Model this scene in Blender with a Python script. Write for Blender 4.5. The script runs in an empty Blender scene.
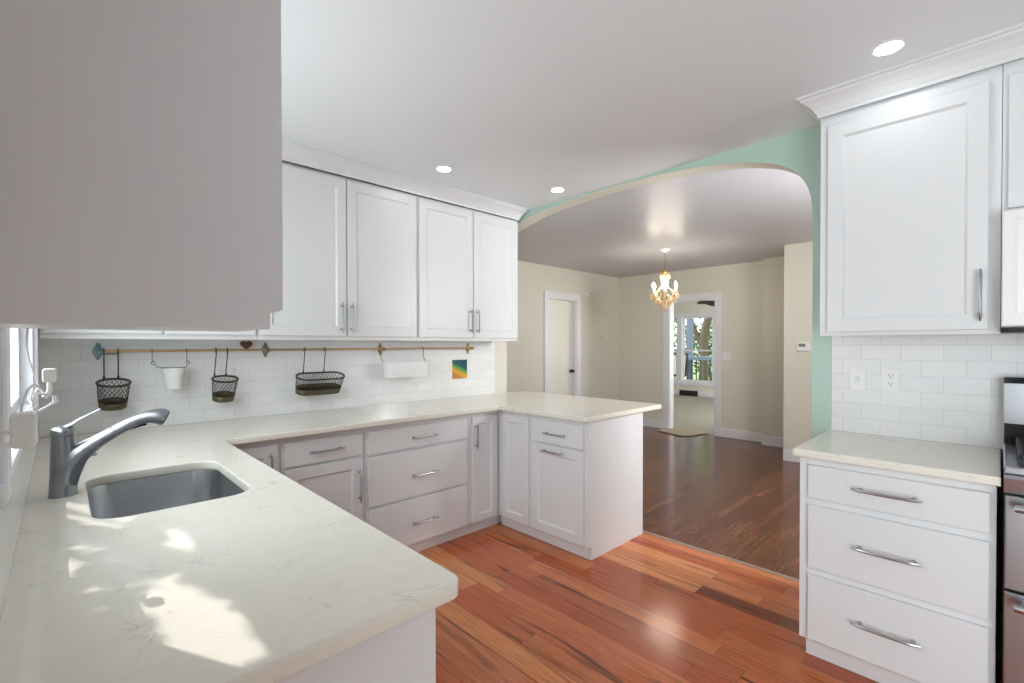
import bpy, bmesh, math, random
from mathutils import Vector, Matrix
random.seed(7)
S = bpy.context.scene
COL = S.collection
PI = math.pi
R = math.radians
H = 2.52                    # ceiling height
# ------------------------------------------------------------------ camera
cd = bpy.data.cameras.new('camera')
cam = bpy.data.objects.new('camera', cd)
COL.objects.link(cam)
S.camera = cam
cd.sensor_fit = 'HORIZONTAL'
cd.sensor_width = 36.0
cd.lens = 470.44 / 1024 * 36.0
cd.shift_x = (512 - 511.3) / 1024
cd.shift_y = (349.6 - 341.5) / 1024
cd.clip_start = 0.02
cd.clip_end = 200
yaw, pit, rol = R(46.18), R(-0.6), R(-0.08)
f = Vector((math.cos(yaw) * math.cos(pit), math.sin(yaw) * math.cos(pit), math.sin(pit)))
r = Vector((math.sin(yaw), -math.cos(yaw), 0))
u = r.cross(f)
r2 = r * math.cos(rol) + u * math.sin(rol)
u2 = u * math.cos(rol) - r * math.sin(rol)
M3 = Matrix((r2, u2, -f)).transposed()
cam.matrix_world = Matrix.Translation((0.075, -3.23, 1.363)) @ M3.to_4x4()
# ------------------------------------------------------------------ light and exposure
W = bpy.data.worlds.new('sky')
S.world = W
W.use_nodes = True
bg = W.node_tree.nodes['Background']
bg.inputs[0].default_value = (0.93, 0.96, 1.0, 1)
bg.inputs[1].default_value = 1.3
sl = bpy.data.lights.new('sun', 'SUN')
sl.energy = 3.4
sl.angle = R(0.5)
sl.color = (1.0, 0.96, 0.9)
sun = bpy.data.objects.new('sun', sl)
COL.objects.link(sun)
SUN_DIR = Vector((0.45, -0.89, -1.35)).normalized()
sun.rotation_euler = SUN_DIR.to_track_quat('-Z', 'Y').to_euler()
S.view_settings.view_transform = 'Standard'
S.view_settings.look = 'None'
S.view_settings.gamma = 1.0
S.view_settings.use_curve_mapping = False
S.view_settings.exposure = 0.42
cy = S.cycles
cy.use_denoising = True
cy.max_bounces = 14
cy.diffuse_bounces = 8
cy.glossy_bounces = 6
cy.transmission_bounces = 8
cy.transparent_max_bounces = 16
cy.caustics_reflective = False
cy.caustics_refractive = False
cy.sample_clamp_indirect = 6.0


def daylight(name, loc, rot, sx, sy, watts, col=(0.97, 0.985, 1.0)):
    """stand-in for daylight through an opening: an area lamp the size of the opening, set in it"""
    l = bpy.data.lights.new(name, 'AREA')
    l.shape = 'RECTANGLE'
    l.size, l.size_y = sx, sy
    l.energy = watts
    l.color = col
    o = bpy.data.objects.new(name, l)
    COL.objects.link(o)
    o.location, o.rotation_euler = loc, rot


daylight('kitchen_window_daylight', (-0.10, -1.32, 1.65), (0, R(-90), 0), 1.02, 1.38, 16, (0.85, 0.96, 1.0))
daylight('patio_fill_lamp', (-0.12, -4.4, 1.1), (0, R(-101), 0), 2.0, 1.45, 44, (0.85, 0.96, 1.0))  # fill lamp in an added door behind the camera, tilted to lift the ceiling
daylight('dining_fill_lamp', (3.68, -3.61, 1.93), (R(90), 0, 0), 0.86, 0.86, 58)  # fill lamp in an added, unseen dining window
daylight('far_room_fill_lamp', (9.6, -1.51, 1.35), (R(90), 0, 0), 2.0, 1.6, 72)  # fill lamp in an added opening of the far room's unseen wall

# ------------------------------------------------------------------ materials


def new_mat(name):
    m = bpy.data.materials.new(name)
    m.use_nodes = True
    nt = m.node_tree
    return m, nt, nt.nodes['Principled BSDF']


def srgb(*c):
    return tuple(((v / 255 + 0.055) / 1.055) ** 2.4 if v > 10 else v / 255 / 12.92 for v in c) + (1,)


def N(nt, t, **kw):
    n = nt.nodes.new(t)
    for k, v in kw.items():
        setattr(n, k, v)
    return n


def simple(name, col, rough=0.5, metal=0.0, bump=0.0, bscale=60, coat=0.0, spec=0.5, var=0.0):
    m, nt, b = new_mat(name)
    b.inputs['Base Color'].default_value = col
    b.inputs['Roughness'].default_value = rough
    b.inputs['Metallic'].default_value = metal
    b.inputs['Specular IOR Level'].default_value = spec
    b.inputs['Coat Weight'].default_value = coat
    tc = N(nt, 'ShaderNodeTexCoord')
    no = N(nt, 'ShaderNodeTexNoise')
    no.inputs['Scale'].default_value = bscale
    nt.links.new(tc.outputs['Object'], no.inputs['Vector'])
    if bump:
        bp = N(nt, 'ShaderNodeBump')
        bp.inputs['Strength'].default_value = bump
        bp.inputs['Distance'].default_value = 0.002
        nt.links.new(no.outputs['Fac'], bp.inputs['Height'])
        nt.links.new(bp.outputs[0], b.inputs['Normal'])
    if var:
        mx = N(nt, 'ShaderNodeMix', data_type='RGBA')
        mx.inputs['A'].default_value = tuple(c * (1 - var) for c in col[:3]) + (1,)
        mx.inputs['B'].default_value = tuple(min(1, c * (1 + var)) for c in col[:3]) + (1,)
        nt.links.new(no.outputs['Fac'], mx.inputs['Factor'])
        nt.links.new(mx.outputs['Result'], b.inputs['Base Color'])
    return m


def brushed(name, col, rough=0.3, axis=2, scale=220, var=0.08):
    m, nt, b = new_mat(name)
    b.inputs['Metallic'].default_value = 1
    b.inputs['Base Color'].default_value = col
    tc = N(nt, 'ShaderNodeTexCoord')
    mp = N(nt, 'ShaderNodeMapping')
    s = [scale] * 3
    s[axis] = 3
    mp.inputs['Scale'].default_value = s
    no = N(nt, 'ShaderNodeTexNoise')
    no.inputs['Detail'].default_value = 3
    nt.links.new(tc.outputs['Object'], mp.inputs[0])
    nt.links.new(mp.outputs[0], no.inputs['Vector'])
    mr = N(nt, 'ShaderNodeMapRange')
    mr.inputs['To Min'].default_value = rough - var
    mr.inputs['To Max'].default_value = rough + var
    nt.links.new(no.outputs['Fac'], mr.inputs['Value'])
    nt.links.new(mr.outputs[0], b.inputs['Roughness'])
    return m


def tile_mat(name, axes):
    """white 3x6 inch subway tile, pale grout, on a wall that runs along axes[0] and up axes[1]"""
    m, nt, b = new_mat(name)
    ge = N(nt, 'ShaderNodeNewGeometry')
    sp = N(nt, 'ShaderNodeSeparateXYZ')
    cb = N(nt, 'ShaderNodeCombineXYZ')
    nt.links.new(ge.outputs['Position'], sp.inputs[0])
    nt.links.new(sp.outputs['XYZ'.index(axes[0])], cb.inputs[0])
    ad = N(nt, 'ShaderNodeMath', operation='SUBTRACT')
    ad.inputs[1].default_value = 0.914
    nt.links.new(sp.outputs[2], ad.inputs[0])
    nt.links.new(ad.outputs[0], cb.inputs[1])
    br = N(nt, 'ShaderNodeTexBrick')
    br.offset = 0.5
    br.inputs['Scale'].default_value = 1
    br.inputs['Brick Width'].default_value = 0.1524
    br.inputs['Row Height'].default_value = 0.0745
    br.inputs['Mortar Size'].default_value = 0.0012
    br.inputs['Mortar Smooth'].default_value = 0.3
    br.inputs['Color1'].default_value = srgb(238, 238, 238)
    br.inputs['Color2'].default_value = srgb(233, 233, 234)
    br.inputs['Mortar'].default_value = srgb(214, 214, 213)
    nt.links.new(cb.outputs[0], br.inputs['Vector'])
    nt.links.new(br.outputs['Color'], b.inputs['Base Color'])
    bp = N(nt, 'ShaderNodeBump', invert=True)
    bp.inputs['Strength'].default_value = 0.5
    bp.inputs['Distance'].default_value = 0.0015
    nt.links.new(br.outputs['Fac'], bp.inputs['Height'])
    nt.links.new(bp.outputs[0], b.inputs['Normal'])
    b.inputs['Roughness'].default_value = 0.12
    return m


def plank_mat(name, along, width, length, cols, grain_cols, rough, vein=0.55, gap=0.0009):
    """floor boards running along an axis, each board its own tone, with grain streaks"""
    m, nt, b = new_mat(name)
    ge = N(nt, 'ShaderNodeNewGeometry')
    sp = N(nt, 'ShaderNodeSeparateXYZ')
    nt.links.new(ge.outputs['Position'], sp.inputs[0])
    a, c = ('X', 'Y') if along == 'X' else ('Y', 'X')
    ia, ic = 'XYZ'.index(a), 'XYZ'.index(c)

    def math_(op, x, y):
        n = N(nt, 'ShaderNodeMath', operation=op)
        for i, v in enumerate((x, y)):
            if v is None:
                continue
            if isinstance(v, (int, float)):
                n.inputs[i].default_value = v
            else:
                nt.links.new(v, n.inputs[i])
        return n.outputs[0]
    row = math_('FLOOR', math_('DIVIDE', sp.outputs[ic], width), None)
    wn = N(nt, 'ShaderNodeTexWhiteNoise', noise_dimensions='1D')
    nt.links.new(row, wn.inputs['W'])
    shifted = math_('ADD', sp.outputs[ia], math_('MULTIPLY', wn.outputs['Value'], length * 7.3))
    seg = math_('FLOOR', math_('DIVIDE', shifted, length), None)
    idv = N(nt, 'ShaderNodeCombineXYZ')
    nt.links.new(row, idv.inputs[0])
    nt.links.new(seg, idv.inputs[1])
    wn2 = N(nt, 'ShaderNodeTexWhiteNoise', noise_dimensions='2D')
    nt.links.new(idv.outputs[0], wn2.inputs['Vector'])
    cr = N(nt, 'ShaderNodeValToRGB')
    cr.color_ramp.elements[0].position = 0
    cr.color_ramp.elements[0].color = cols[0]
    cr.color_ramp.elements[1].position = 1
    cr.color_ramp.elements[1].color = cols[-1]
    for i, cc in enumerate(cols[1:-1]):
        e = cr.color_ramp.elements.new((i + 1) / (len(cols) - 1))
        e.color = cc
    nt.links.new(wn2.outputs['Value'], cr.inputs[0])
    # grain coordinates: stretched along the board, offset per board
    gv = N(nt, 'ShaderNodeCombineXYZ')
    nt.links.new(math_('MULTIPLY', sp.outputs[ia], 1.1), gv.inputs[0])
    nt.links.new(math_('MULTIPLY', sp.outputs[ic], 16.0), gv.inputs[1])
    nt.links.new(math_('MULTIPLY', wn2.outputs['Value'], 37.0), gv.inputs[2])
    g1 = N(nt, 'ShaderNodeTexNoise')
    g1.inputs['Scale'].default_value = 1.0
    g1.inputs['Detail'].default_value = 5
    g1.inputs['Distortion'].default_value = 0.9
    nt.links.new(gv.outputs[0], g1.inputs['Vector'])
    g2 = N(nt, 'ShaderNodeTexNoise')
    g2.inputs['Scale'].default_value = 6.0
    g2.inputs['Detail'].default_value = 4
    nt.links.new(gv.outputs[0], g2.inputs['Vector'])
    r1 = N(nt, 'ShaderNodeValToRGB')
    r1.color_ramp.elements[0].position = 0.56
    r1.color_ramp.elements[0].color = (0, 0, 0, 1)
    r1.color_ramp.elements[1].position = 0.72
    r1.color_ramp.elements[1].color = (1, 1, 1, 1)
    nt.links.new(g1.outputs['Fac'], r1.inputs[0])
    mx = N(nt, 'ShaderNodeMix', data_type='RGBA')
    nt.links.new(math_('MULTIPLY', r1.outputs['Color'], vein), mx.inputs['Factor'])
    nt.links.new(cr.outputs['Color'], mx.inputs['A'])
    mx.inputs['B'].default_value = grain_cols[0]
    mx2 = N(nt, 'ShaderNodeMix', data_type='RGBA', blend_type='MULTIPLY')
    nt.links.new(mx.outputs['Result'], mx2.inputs['A'])
    r2_ = N(nt, 'ShaderNodeValToRGB')
    r2_.color_ramp.elements[0].color = (0.72, 0.68, 0.66, 1)
    r2_.color_ramp.elements[0].position = 0.3
    r2_.color_ramp.elements[1].color = (1.12, 1.1, 1.08, 1)
    r2_.color_ramp.elements[1].position = 0.7
    nt.links.new(g2.outputs['Fac'], r2_.inputs[0])
    nt.links.new(r2_.outputs['Color'], mx2.inputs['B'])
    mx2.inputs['Factor'].default_value = 0.8
    # gaps between boards
    fr = math_('ABSOLUTE', math_('SUBTRACT', math_('FRACT', math_('DIVIDE', sp.outputs[ic], width), None), 0.5), None)
    g_a = math_('GREATER_THAN', fr, 0.5 - gap / width)
    fr2 = math_('ABSOLUTE', math_('SUBTRACT', math_('FRACT', math_('DIVIDE', shifted, length), None), 0.5), None)
    g_b = math_('GREATER_THAN', fr2, 0.5 - gap / length)
    gp = math_('MAXIMUM', g_a, g_b)
    mx3 = N(nt, 'ShaderNodeMix', data_type='RGBA')
    nt.links.new(math_('MULTIPLY', gp, 0.75), mx3.inputs['Factor'])
    nt.links.new(mx2.outputs['Result'], mx3.inputs['A'])
    mx3.inputs['B'].default_value = grain_cols[1]
    nt.links.new(mx3.outputs['Result'], b.inputs['Base Color'])
    b.inputs['Roughness'].default_value = rough
    bp = N(nt, 'ShaderNodeBump')
    bp.inputs['Strength'].default_value = 0.12
    bp.inputs['Distance'].default_value = 0.002
    nt.links.new(g2.outputs['Fac'], bp.inputs['Height'])
    nt.links.new(bp.outputs[0], b.inputs['Normal'])
    return m


def quartz_mat():
    m, nt, b = new_mat('cream_quartz')
    ge = N(nt, 'ShaderNodeNewGeometry')
    n0 = N(nt, 'ShaderNodeTexNoise')
    n0.inputs['Scale'].default_value = 6
    n0.inputs['Detail'].default_value = 6
    n0.inputs['Distortion'].default_value = 2.2
    nt.links.new(ge.outputs['Position'], n0.inputs['Vector'])
    r0 = N(nt, 'ShaderNodeValToRGB')
    e = r0.color_ramp.elements
    e[0].position, e[0].color = 0.485, (0, 0, 0, 1)
    e[1].position, e[1].color = 0.50, (1, 1, 1, 1)
    e2 = e.new(0.52)
    e2.color = (0, 0, 0, 1)
    nt.links.new(n0.outputs['Fac'], r0.inputs[0])
    n1 = N(nt, 'ShaderNodeTexNoise')
    n1.inputs['Scale'].default_value = 9
    n1.inputs['Detail'].default_value = 3
    nt.links.new(ge.outputs['Position'], n1.inputs['Vector'])
    r1 = N(nt, 'ShaderNodeValToRGB')
    r1.color_ramp.elements[0].position = 0.5
    r1.color_ramp.elements[1].position = 0.68
    nt.links.new(n1.outputs['Fac'], r1.inputs[0])
    mu = N(nt, 'ShaderNodeMath', operation='MULTIPLY')
    nt.links.new(r0.outputs['Color'], mu.inputs[0])
    nt.links.new(r1.outputs['Color'], mu.inputs[1])
    mu2 = N(nt, 'ShaderNodeMath', operation='MULTIPLY')
    nt.links.new(mu.outputs[0], mu2.inputs[0])
    mu2.inputs[1].default_value = 0.55
    n2 = N(nt, 'ShaderNodeTexNoise')
    n2.inputs['Scale'].default_value = 28
    n2.inputs['Detail'].default_value = 4
    nt.links.new(ge.outputs['Position'], n2.inputs['Vector'])
    mxb = N(nt, 'ShaderNodeMix', data_type='RGBA')
    mxb.inputs['A'].default_value = srgb(224, 219, 206)
    mxb.inputs['B'].default_value = srgb(234, 230, 219)
    nt.links.new(n2.outputs['Fac'], mxb.inputs['Factor'])
    mx = N(nt, 'ShaderNodeMix', data_type='RGBA')
    nt.links.new(mu2.outputs[0], mx.inputs['Factor'])
    nt.links.new(mxb.outputs['Result'], mx.inputs['A'])
    mx.inputs['B'].default_value = srgb(168, 162, 152)
    nt.links.new(mx.outputs['Result'], b.inputs['Base Color'])
    b.inputs['Roughness'].default_value = 0.16
    return m


def glass_mat(name='window_glass', tint=(1, 1, 1, 1), refl=0.06):
    m = bpy.data.materials.new(name)
    m.use_nodes = True
    nt = m.node_tree
    for n in list(nt.nodes):
        nt.nodes.remove(n)
    out = N(nt, 'ShaderNodeOutputMaterial')
    mix = N(nt, 'ShaderNodeMixShader')
    tr = N(nt, 'ShaderNodeBsdfTransparent')
    tr.inputs[0].default_value = tint
    gl = N(nt, 'ShaderNodeBsdfGlossy')
    gl.inputs['Roughness'].default_value = 0.02
    lw = N(nt, 'ShaderNodeLayerWeight')
    lw.inputs['Blend'].default_value = 0.5
    pw = N(nt, 'ShaderNodeMath', operation='POWER')
    pw.inputs[1].default_value = 4.0
    ma = N(nt, 'ShaderNodeMath', operation='MULTIPLY_ADD')
    ma.inputs[1].default_value = 0.6
    ma.inputs[2].default_value = 0.03
    nt.links.new(lw.outputs['Facing'], pw.inputs[0])
    nt.links.new(pw.outputs[0], ma.inputs[0])
    nt.links.new(ma.outputs[0], mix.inputs[0])
    nt.links.new(tr.outputs[0], mix.inputs[1])
    nt.links.new(gl.outputs[0], mix.inputs[2])
    nt.links.new(mix.outputs[0], out.inputs[0])
    return m


def emit(name, col, strength):
    m, nt, b = new_mat(name)
    b.inputs['Base Color'].default_value = (0.9, 0.9, 0.9, 1)
    b.inputs['Emission Color'].default_value = col
    b.inputs['Emission Strength'].default_value = strength
    return m


M = {}
M['cab'] = simple('white_cabinet_paint', srgb(221, 222, 223), 0.32, bump=0.03, bscale=300)
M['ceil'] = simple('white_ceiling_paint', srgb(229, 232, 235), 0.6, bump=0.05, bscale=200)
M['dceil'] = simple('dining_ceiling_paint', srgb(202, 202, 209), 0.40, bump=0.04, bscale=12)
M['wall'] = simple('white_wall_paint', srgb(230, 230, 229), 0.55, bump=0.05, bscale=250)
M['green'] = simple('mint_green_paint', srgb(184, 211, 198), 0.5, bump=0.05, bscale=250)
M['cream'] = simple('cream_wall_paint', srgb(220, 217, 204), 0.5, bump=0.05, bscale=250)
M['trim'] = simple('white_trim_paint', srgb(232, 232, 238), 0.35)
M['quartz'] = quartz_mat()
M['tile_x'] = tile_mat('white_subway_tile', 'XZ')
M['tile_y'] = tile_mat('white_subway_tile_side', 'YZ')
M['steel'] = brushed('brushed_steel', srgb(176, 178, 182), 0.30, 0)
M['sink'] = brushed('sink_steel', srgb(188, 190, 193), 0.26, 2, 24, 0.02)
M['nickel'] = brushed('brushed_nickel', srgb(150, 152, 157), 0.30, 2)
M['pull'] = brushed('satin_nickel_pull', srgb(172, 173, 176), 0.30, 0)
M['black'] = simple('black_enamel', srgb(22, 22, 24), 0.25)
M['iron'] = simple('black_iron', srgb(34, 33, 33), 0.5)
M['dglass'] = simple('dark_oven_glass', srgb(18, 18, 20), 0.06, spec=0.6)
M['brass'] = simple('aged_brass', srgb(176, 140, 84), 0.32, 0.9)
M['gold'] = simple('gilt_metal', srgb(214, 170, 96), 0.25, 0.9)
M['rod'] = simple('brass_rail', srgb(196, 164, 124), 0.35, 0.6)
M['verdigris'] = simple('verdigris', srgb(120, 152, 156), 0.4, 0.3, bump=0.3, bscale=60, var=0.25)
M['pewter'] = simple('aged_pewter', srgb(136, 130, 116), 0.45, 0.5, var=0.2)
M['bronze'] = simple('dark_bronze_wire', srgb(66, 56, 46), 0.45, 0.4)
M['olive'] = simple('olive_bronze_tray', srgb(84, 76, 52), 0.45, 0.3)
M['enamel'] = simple('white_enamel', srgb(238, 238, 238), 0.25)
M['wire'] = simple('dark_steel_wire', srgb(92, 90, 88), 0.35, 0.8)
M['plastic'] = simple('white_plastic', srgb(236, 236, 234), 0.35)
M['slot'] = simple('dark_slot', srgb(40, 40, 40), 0.6)
M['brown'] = simple('brown_wood', srgb(92, 58, 42), 0.5, var=0.3, bscale=90)
M['glass'] = glass_mat()
M['crystal'] = simple('cut_crystal', srgb(234, 210, 174), 0.12, spec=0.9)
M['bulb'] = emit('candle_bulb', (1.0, 0.90, 0.76, 1), 140.0)
M['lamp'] = emit('downlight_lens', (0.90, 0.97, 1.0, 1), 40.0)
M['carpet'] = simple('grey_carpet', srgb(158, 154, 140), 0.95, bump=0.6, bscale=500)
M['vent'] = simple('dark_bronze_register', srgb(48, 42, 34), 0.5)
M['porch'] = simple('blue_grey_porch_paint', srgb(116, 134, 152), 0.5)
M['porchfloor'] = simple('grey_porch_boards', srgb(150, 150, 148), 0.7)
M['bark'] = simple('tree_bark', srgb(104, 96, 82), 0.9, bump=0.8, bscale=14, var=0.35)
M['leaf'] = simple('green_leaves', srgb(128, 176, 62), 0.6, var=0.4, bscale=2.5)
M['leaf2'] = simple('dark_green_leaves', srgb(84, 124, 52), 0.6, var=0.4, bscale=2.5)
M['lawn'] = simple('lawn', srgb(150, 178, 110), 0.9, var=0.3, bscale=3)
M['fanblade'] = simple('dark_fan_blade', srgb(16, 15, 15), 0.6)
M['sling'] = simple('pale_chair_sling', srgb(190, 192, 190), 0.7)
M['floor_k'] = plank_mat('red_brown_tigerwood', 'Y', 0.112, 1.15,
                         [srgb(104, 46, 30), srgb(190, 98, 58), srgb(176, 84, 50), srgb(226, 150, 96), srgb(182, 92, 56), srgb(200, 110, 66), srgb(146, 66, 42), srgb(212, 126, 78), srgb(188, 96, 58)],
                         [srgb(54, 26, 20), srgb(46, 20, 14)], 0.16, 0.85)
M['floor_d'] = plank_mat('dark_oak_strip', 'X', 0.057, 0.9,
                         [srgb(88, 46, 28), srgb(116, 64, 40), srgb(100, 54, 33), srgb(128, 76, 48)],
                         [srgb(52, 28, 20), srgb(30, 16, 12)], 0.17, 0.45, 0.0011)


def card_mat():
    m, nt, b = new_mat('painted_card')
    ge = N(nt, 'ShaderNodeTexCoord')
    mp = N(nt, 'ShaderNodeMapping')
    mp.inputs['Rotation'].default_value = (0, R(-24), 0)
    nt.links.new(ge.outputs['Object'], mp.inputs[0])
    sp = N(nt, 'ShaderNodeSeparateXYZ')
    nt.links.new(mp.outputs[0], sp.inputs[0])
    mr = N(nt, 'ShaderNodeMapRange')
    mr.inputs['From Min'].default_value = -0.10
    mr.inputs['From Max'].default_value = 0.10
    nt.links.new(sp.outputs[2], mr.inputs[0])
    cr = N(nt, 'ShaderNodeValToRGB')
    cr.color_ramp.interpolation = 'CONSTANT'
    st = [(0, srgb(190, 126, 66)), (0.24, srgb(222, 158, 50)), (0.40, srgb(150, 160, 58)), (0.50, srgb(74, 140, 76)), (0.60, srgb(14, 84, 92)), (0.78, srgb(10, 66, 90))]
    cr.color_ramp.elements[0].color = st[0][1]
    cr.color_ramp.elements[1].position, cr.color_ramp.elements[1].color = st[1]
    for p_, c_ in st[2:]:
        e = cr.color_ramp.elements.new(p_)
        e.color = c_
    nt.links.new(mr.outputs[0], cr.inputs[0])
    nt.links.new(cr.outputs[0], b.inputs['Base Color'])
    b.inputs['Roughness'].default_value = 0.35
    return m


M['card'] = card_mat()

# ------------------------------------------------------------------ mesh helpers
RAIL = (Vector((0, 0, 0)), Vector((1, 0, 0)), Vector((0, -1, 0)))   # u = +x, outward = -y
EAST = (Vector((0, 0, 0)), Vector((0, -1, 0)), Vector((-1, 0, 0)))  # u = -y, outward = -x
SINKF = (Vector((0, 0, 0)), Vector((0, 1, 0)), Vector((1, 0, 0)))   # u = +y, outward = +x


def P3(fr, a, b_, c):
    return fr[0] + fr[1] * a + Vector((0, 0, b_)) + fr[2] * c


def B():
    return bmesh.new()


def box(bm, x0, x1, y0, y1, z0, z1, bev=0.0, seg=1):
    vs = [bm.verts.new((x, y, z)) for x in (x0, x1) for y in (y0, y1) for z in (z0, z1)]
    fs = []
    for q in ((0, 1, 3, 2), (4, 6, 7, 5), (0, 4, 5, 1), (2, 3, 7, 6), (0, 2, 6, 4), (1, 5, 7, 3)):
        fs.append(bm.faces.new([vs[i] for i in q]))
    if bev > 0:
        es = set(e for f_ in fs for e in f_.edges)
        bmesh.ops.bevel(bm, geom=list(es), offset=bev, segments=seg, affect='EDGES', profile=0.5)
    return bm


def loops(bm, rings, cap=True, close=True):
    rv = [[bm.verts.new(p) for p in ring] for ring in rings]
    n = len(rv[0])
    for a, b_ in zip(rv, rv[1:]):
        for i in range(n if close else n - 1):
            j = (i + 1) % n
            bm.faces.new((a[i], a[j], b_[j], b_[i]))
    if cap:
        bm.faces.new(rv[0][::-1])
        bm.faces.new(rv[-1])
    return bm


def panel(bm, fr, u0, u1, v0, v1, w0, prof):
    """a board made of nested rectangles: prof = [(inset, height over w0), ...]"""
    rings = []
    for ins, hgt in prof:
        rings.append([P3(fr, a, b_, w0 + hgt) for a, b_ in
                      ((u0 + ins, v0 + ins), (u1 - ins, v0 + ins), (u1 - ins, v1 - ins), (u0 + ins, v1 - ins))])
    return loops(bm, rings)


def shaker(fr, u0, u1, v0, v1, w0, t=0.02, fw=0.058):
    return panel(B(), fr, u0, u1, v0, v1, w0, [(0, 0), (0, t - 0.002), (0.002, t), (fw, t), (fw + 0.007, t - 0.007), (fw + 0.009, t - 0.010)])


def slab(fr, u0, u1, v0, v1, w0, t=0.02):
    return panel(B(), fr, u0, u1, v0, v1, w0, [(0, 0), (0, t - 0.003), (0.001, t - 0.001), (0.003, t)])


def tube(bm, pts, rad, n=8, cap=True, closed=False):
    pts = [Vector(p) for p in pts]
    m = len(pts)
    rads = rad if isinstance(rad, (list, tuple)) else [rad] * m
    tans = []
    for i in range(m):
        if closed:
            t = pts[(i + 1) % m] - pts[i - 1]
        else:
            t = pts[min(i + 1, m - 1)] - pts[max(i - 1, 0)]
        tans.append(t.normalized() if t.length > 1e-9 else Vector((0, 0, 1)))
    ref = Vector((0, 0, 1)) if abs(tans[0].z) < 0.9 else Vector((1, 0, 0))
    nrm = (ref - tans[0] * ref.dot(tans[0])).normalized()
    rings = []
    for i in range(m):
        nrm = (nrm - tans[i] * nrm.dot(tans[i]))
        nrm = nrm.normalized() if nrm.length > 1e-6 else tans[i].orthogonal().normalized()
        bn = tans[i].cross(nrm)
        rings.append([pts[i] + (nrm * math.cos(2 * PI * k / n) + bn * math.sin(2 * PI * k / n)) * rads[i] for k in range(n)])
    if closed:
        rings.append(rings[0])
        return loops(bm, rings, cap=False)
    return loops(bm, rings, cap=cap)


def lathe(bm, prof, c, n=24, sx=1, sy=1, cap=True):
    """prof = [(radius, z)...] about the vertical through c"""
    rings = [[Vector((c[0] + rr * sx * math.cos(2 * PI * k / n), c[1] + rr * sy * math.sin(2 * PI * k / n), c[2] + z)) for k in range(n)] for rr, z in prof]
    return loops(bm, rings, cap=cap)


def lathe_axis(bm, prof, c, axis, n=20):
    """prof = [(radius, distance along axis)...]"""
    ax = Vector(axis).normalized()
    a = ax.orthogonal().normalized()
    b_ = ax.cross(a)
    rings = [[Vector(c) + ax * d + (a * math.cos(2 * PI * k / n) + b_ * math.sin(2 * PI * k / n)) * rr for k in range(n)] for rr, d in prof]
    return loops(bm, rings)


def prism(bm, poly, axis, a0, a1):
    """extrude a polygon along an axis; poly holds the two other coordinates in xyz order"""
    def mk(p, a):
        return Vector((a, p[0], p[1])) if axis == 'x' else Vector((p[0], a, p[1])) if axis == 'y' else Vector((p[0], p[1], a))
    return loops(bm, [[mk(p, a0) for p in poly], [mk(p, a1) for p in poly]])


def rrect(x0, x1, y0, y1, rad, n=6):
    out = []
    for cx, cy_, a0 in ((x1 - rad, y1 - rad, 0), (x0 + rad, y1 - rad, 90), (x0 + rad, y0 + rad, 180), (x1 - rad, y0 + rad, 270)):
        for k in range(n + 1):
            a = R(a0 + 90 * k / n)
            out.append((cx + rad * math.cos(a), cy_ + rad * math.sin(a)))
    return out


def obj(name, bm, m, parent=None, smooth=False, loc=None):
    bmesh.ops.remove_doubles(bm, verts=bm.verts, dist=1e-6)
    bmesh.ops.recalc_face_normals(bm, faces=bm.faces)
    me = bpy.data.meshes.new(name)
    off = Vector((0, 0, 0))
    p = parent
    while p is not None:
        off += p.location
        p = p.parent
    if loc is not None:
        l = Vector(loc)
    else:
        l = off.copy()
    bmesh.ops.translate(bm, verts=bm.verts, vec=-l)
    bm.to_mesh(me)
    bm.free()
    ms = m if isinstance(m, (list, tuple)) else [m]
    for x in ms:
        me.materials.append(x)
    o = bpy.data.objects.new(name, me)
    COL.objects.link(o)
    if parent is not None:
        o.parent = parent
    o.location = l - off
    if smooth:
        for pl in me.polygons:
            pl.use_smooth = True
        try:
            me.set_sharp_from_angle(angle=R(38))
        except Exception:
            pass
    return o


def thing(name, label, cat, loc=(0, 0, 0), group=None):
    o = bpy.data.objects.new(name, None)
    COL.objects.link(o)
    o.location = loc
    o.empty_display_size = 0.1
    return tag(o, label, cat, group)


def tag(o, label, cat, group=None):
    o['label'] = label
    o['category'] = cat
    if group:
        o['group'] = group
    return o


def struct(name, bm, m, parent=None, smooth=False):
    o = obj(name, bm, m, parent, smooth)
    if parent is None:
        o['kind'] = 'structure'
    return o


def copy_tree(o, parent=None):
    c = o.copy()
    COL.objects.link(c)
    if parent is not None:
        c.parent = parent
    for ch in list(o.children):
        copy_tree(ch, c)
    return c


# ------------------------------------------------------------------ SETTING: kitchen shell
EX = 2.985     # kitchen face of the arch wall
ET = 3.115     # dining face of the arch wall
bm = box(B(), -0.12, 3.13, -5.3, 0.12, -0.05, 0)
struct('floor', bm, M['floor_k'])
struct('floor_dining', box(B(), 3.13, 7.15, -3.6, 1.6, -0.05, 0), M['floor_d'])
struct('floor_carpet', box(B(), 7.15, 12.3, -1.5, 5.5, -0.05, 0.006), M['carpet'])
struct('trim_threshold', prism(B(), [(3.112, 0), (3.15, 0), (3.142, 0.006), (3.12, 0.006)], 'y', -2.53, 0), simple('threshold_strip', srgb(150, 128, 112), 0.35))
struct('ceiling', box(B(), -0.12, ET - 0.06, -5.3, 0.12, H, H + 0.06), M['ceil'])
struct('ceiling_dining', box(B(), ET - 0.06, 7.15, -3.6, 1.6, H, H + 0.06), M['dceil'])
struct('ceiling_far_room', box(B(), 7.15, 12.3, -1.5, 5.5, H, H + 0.06), M['ceil'])
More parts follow.
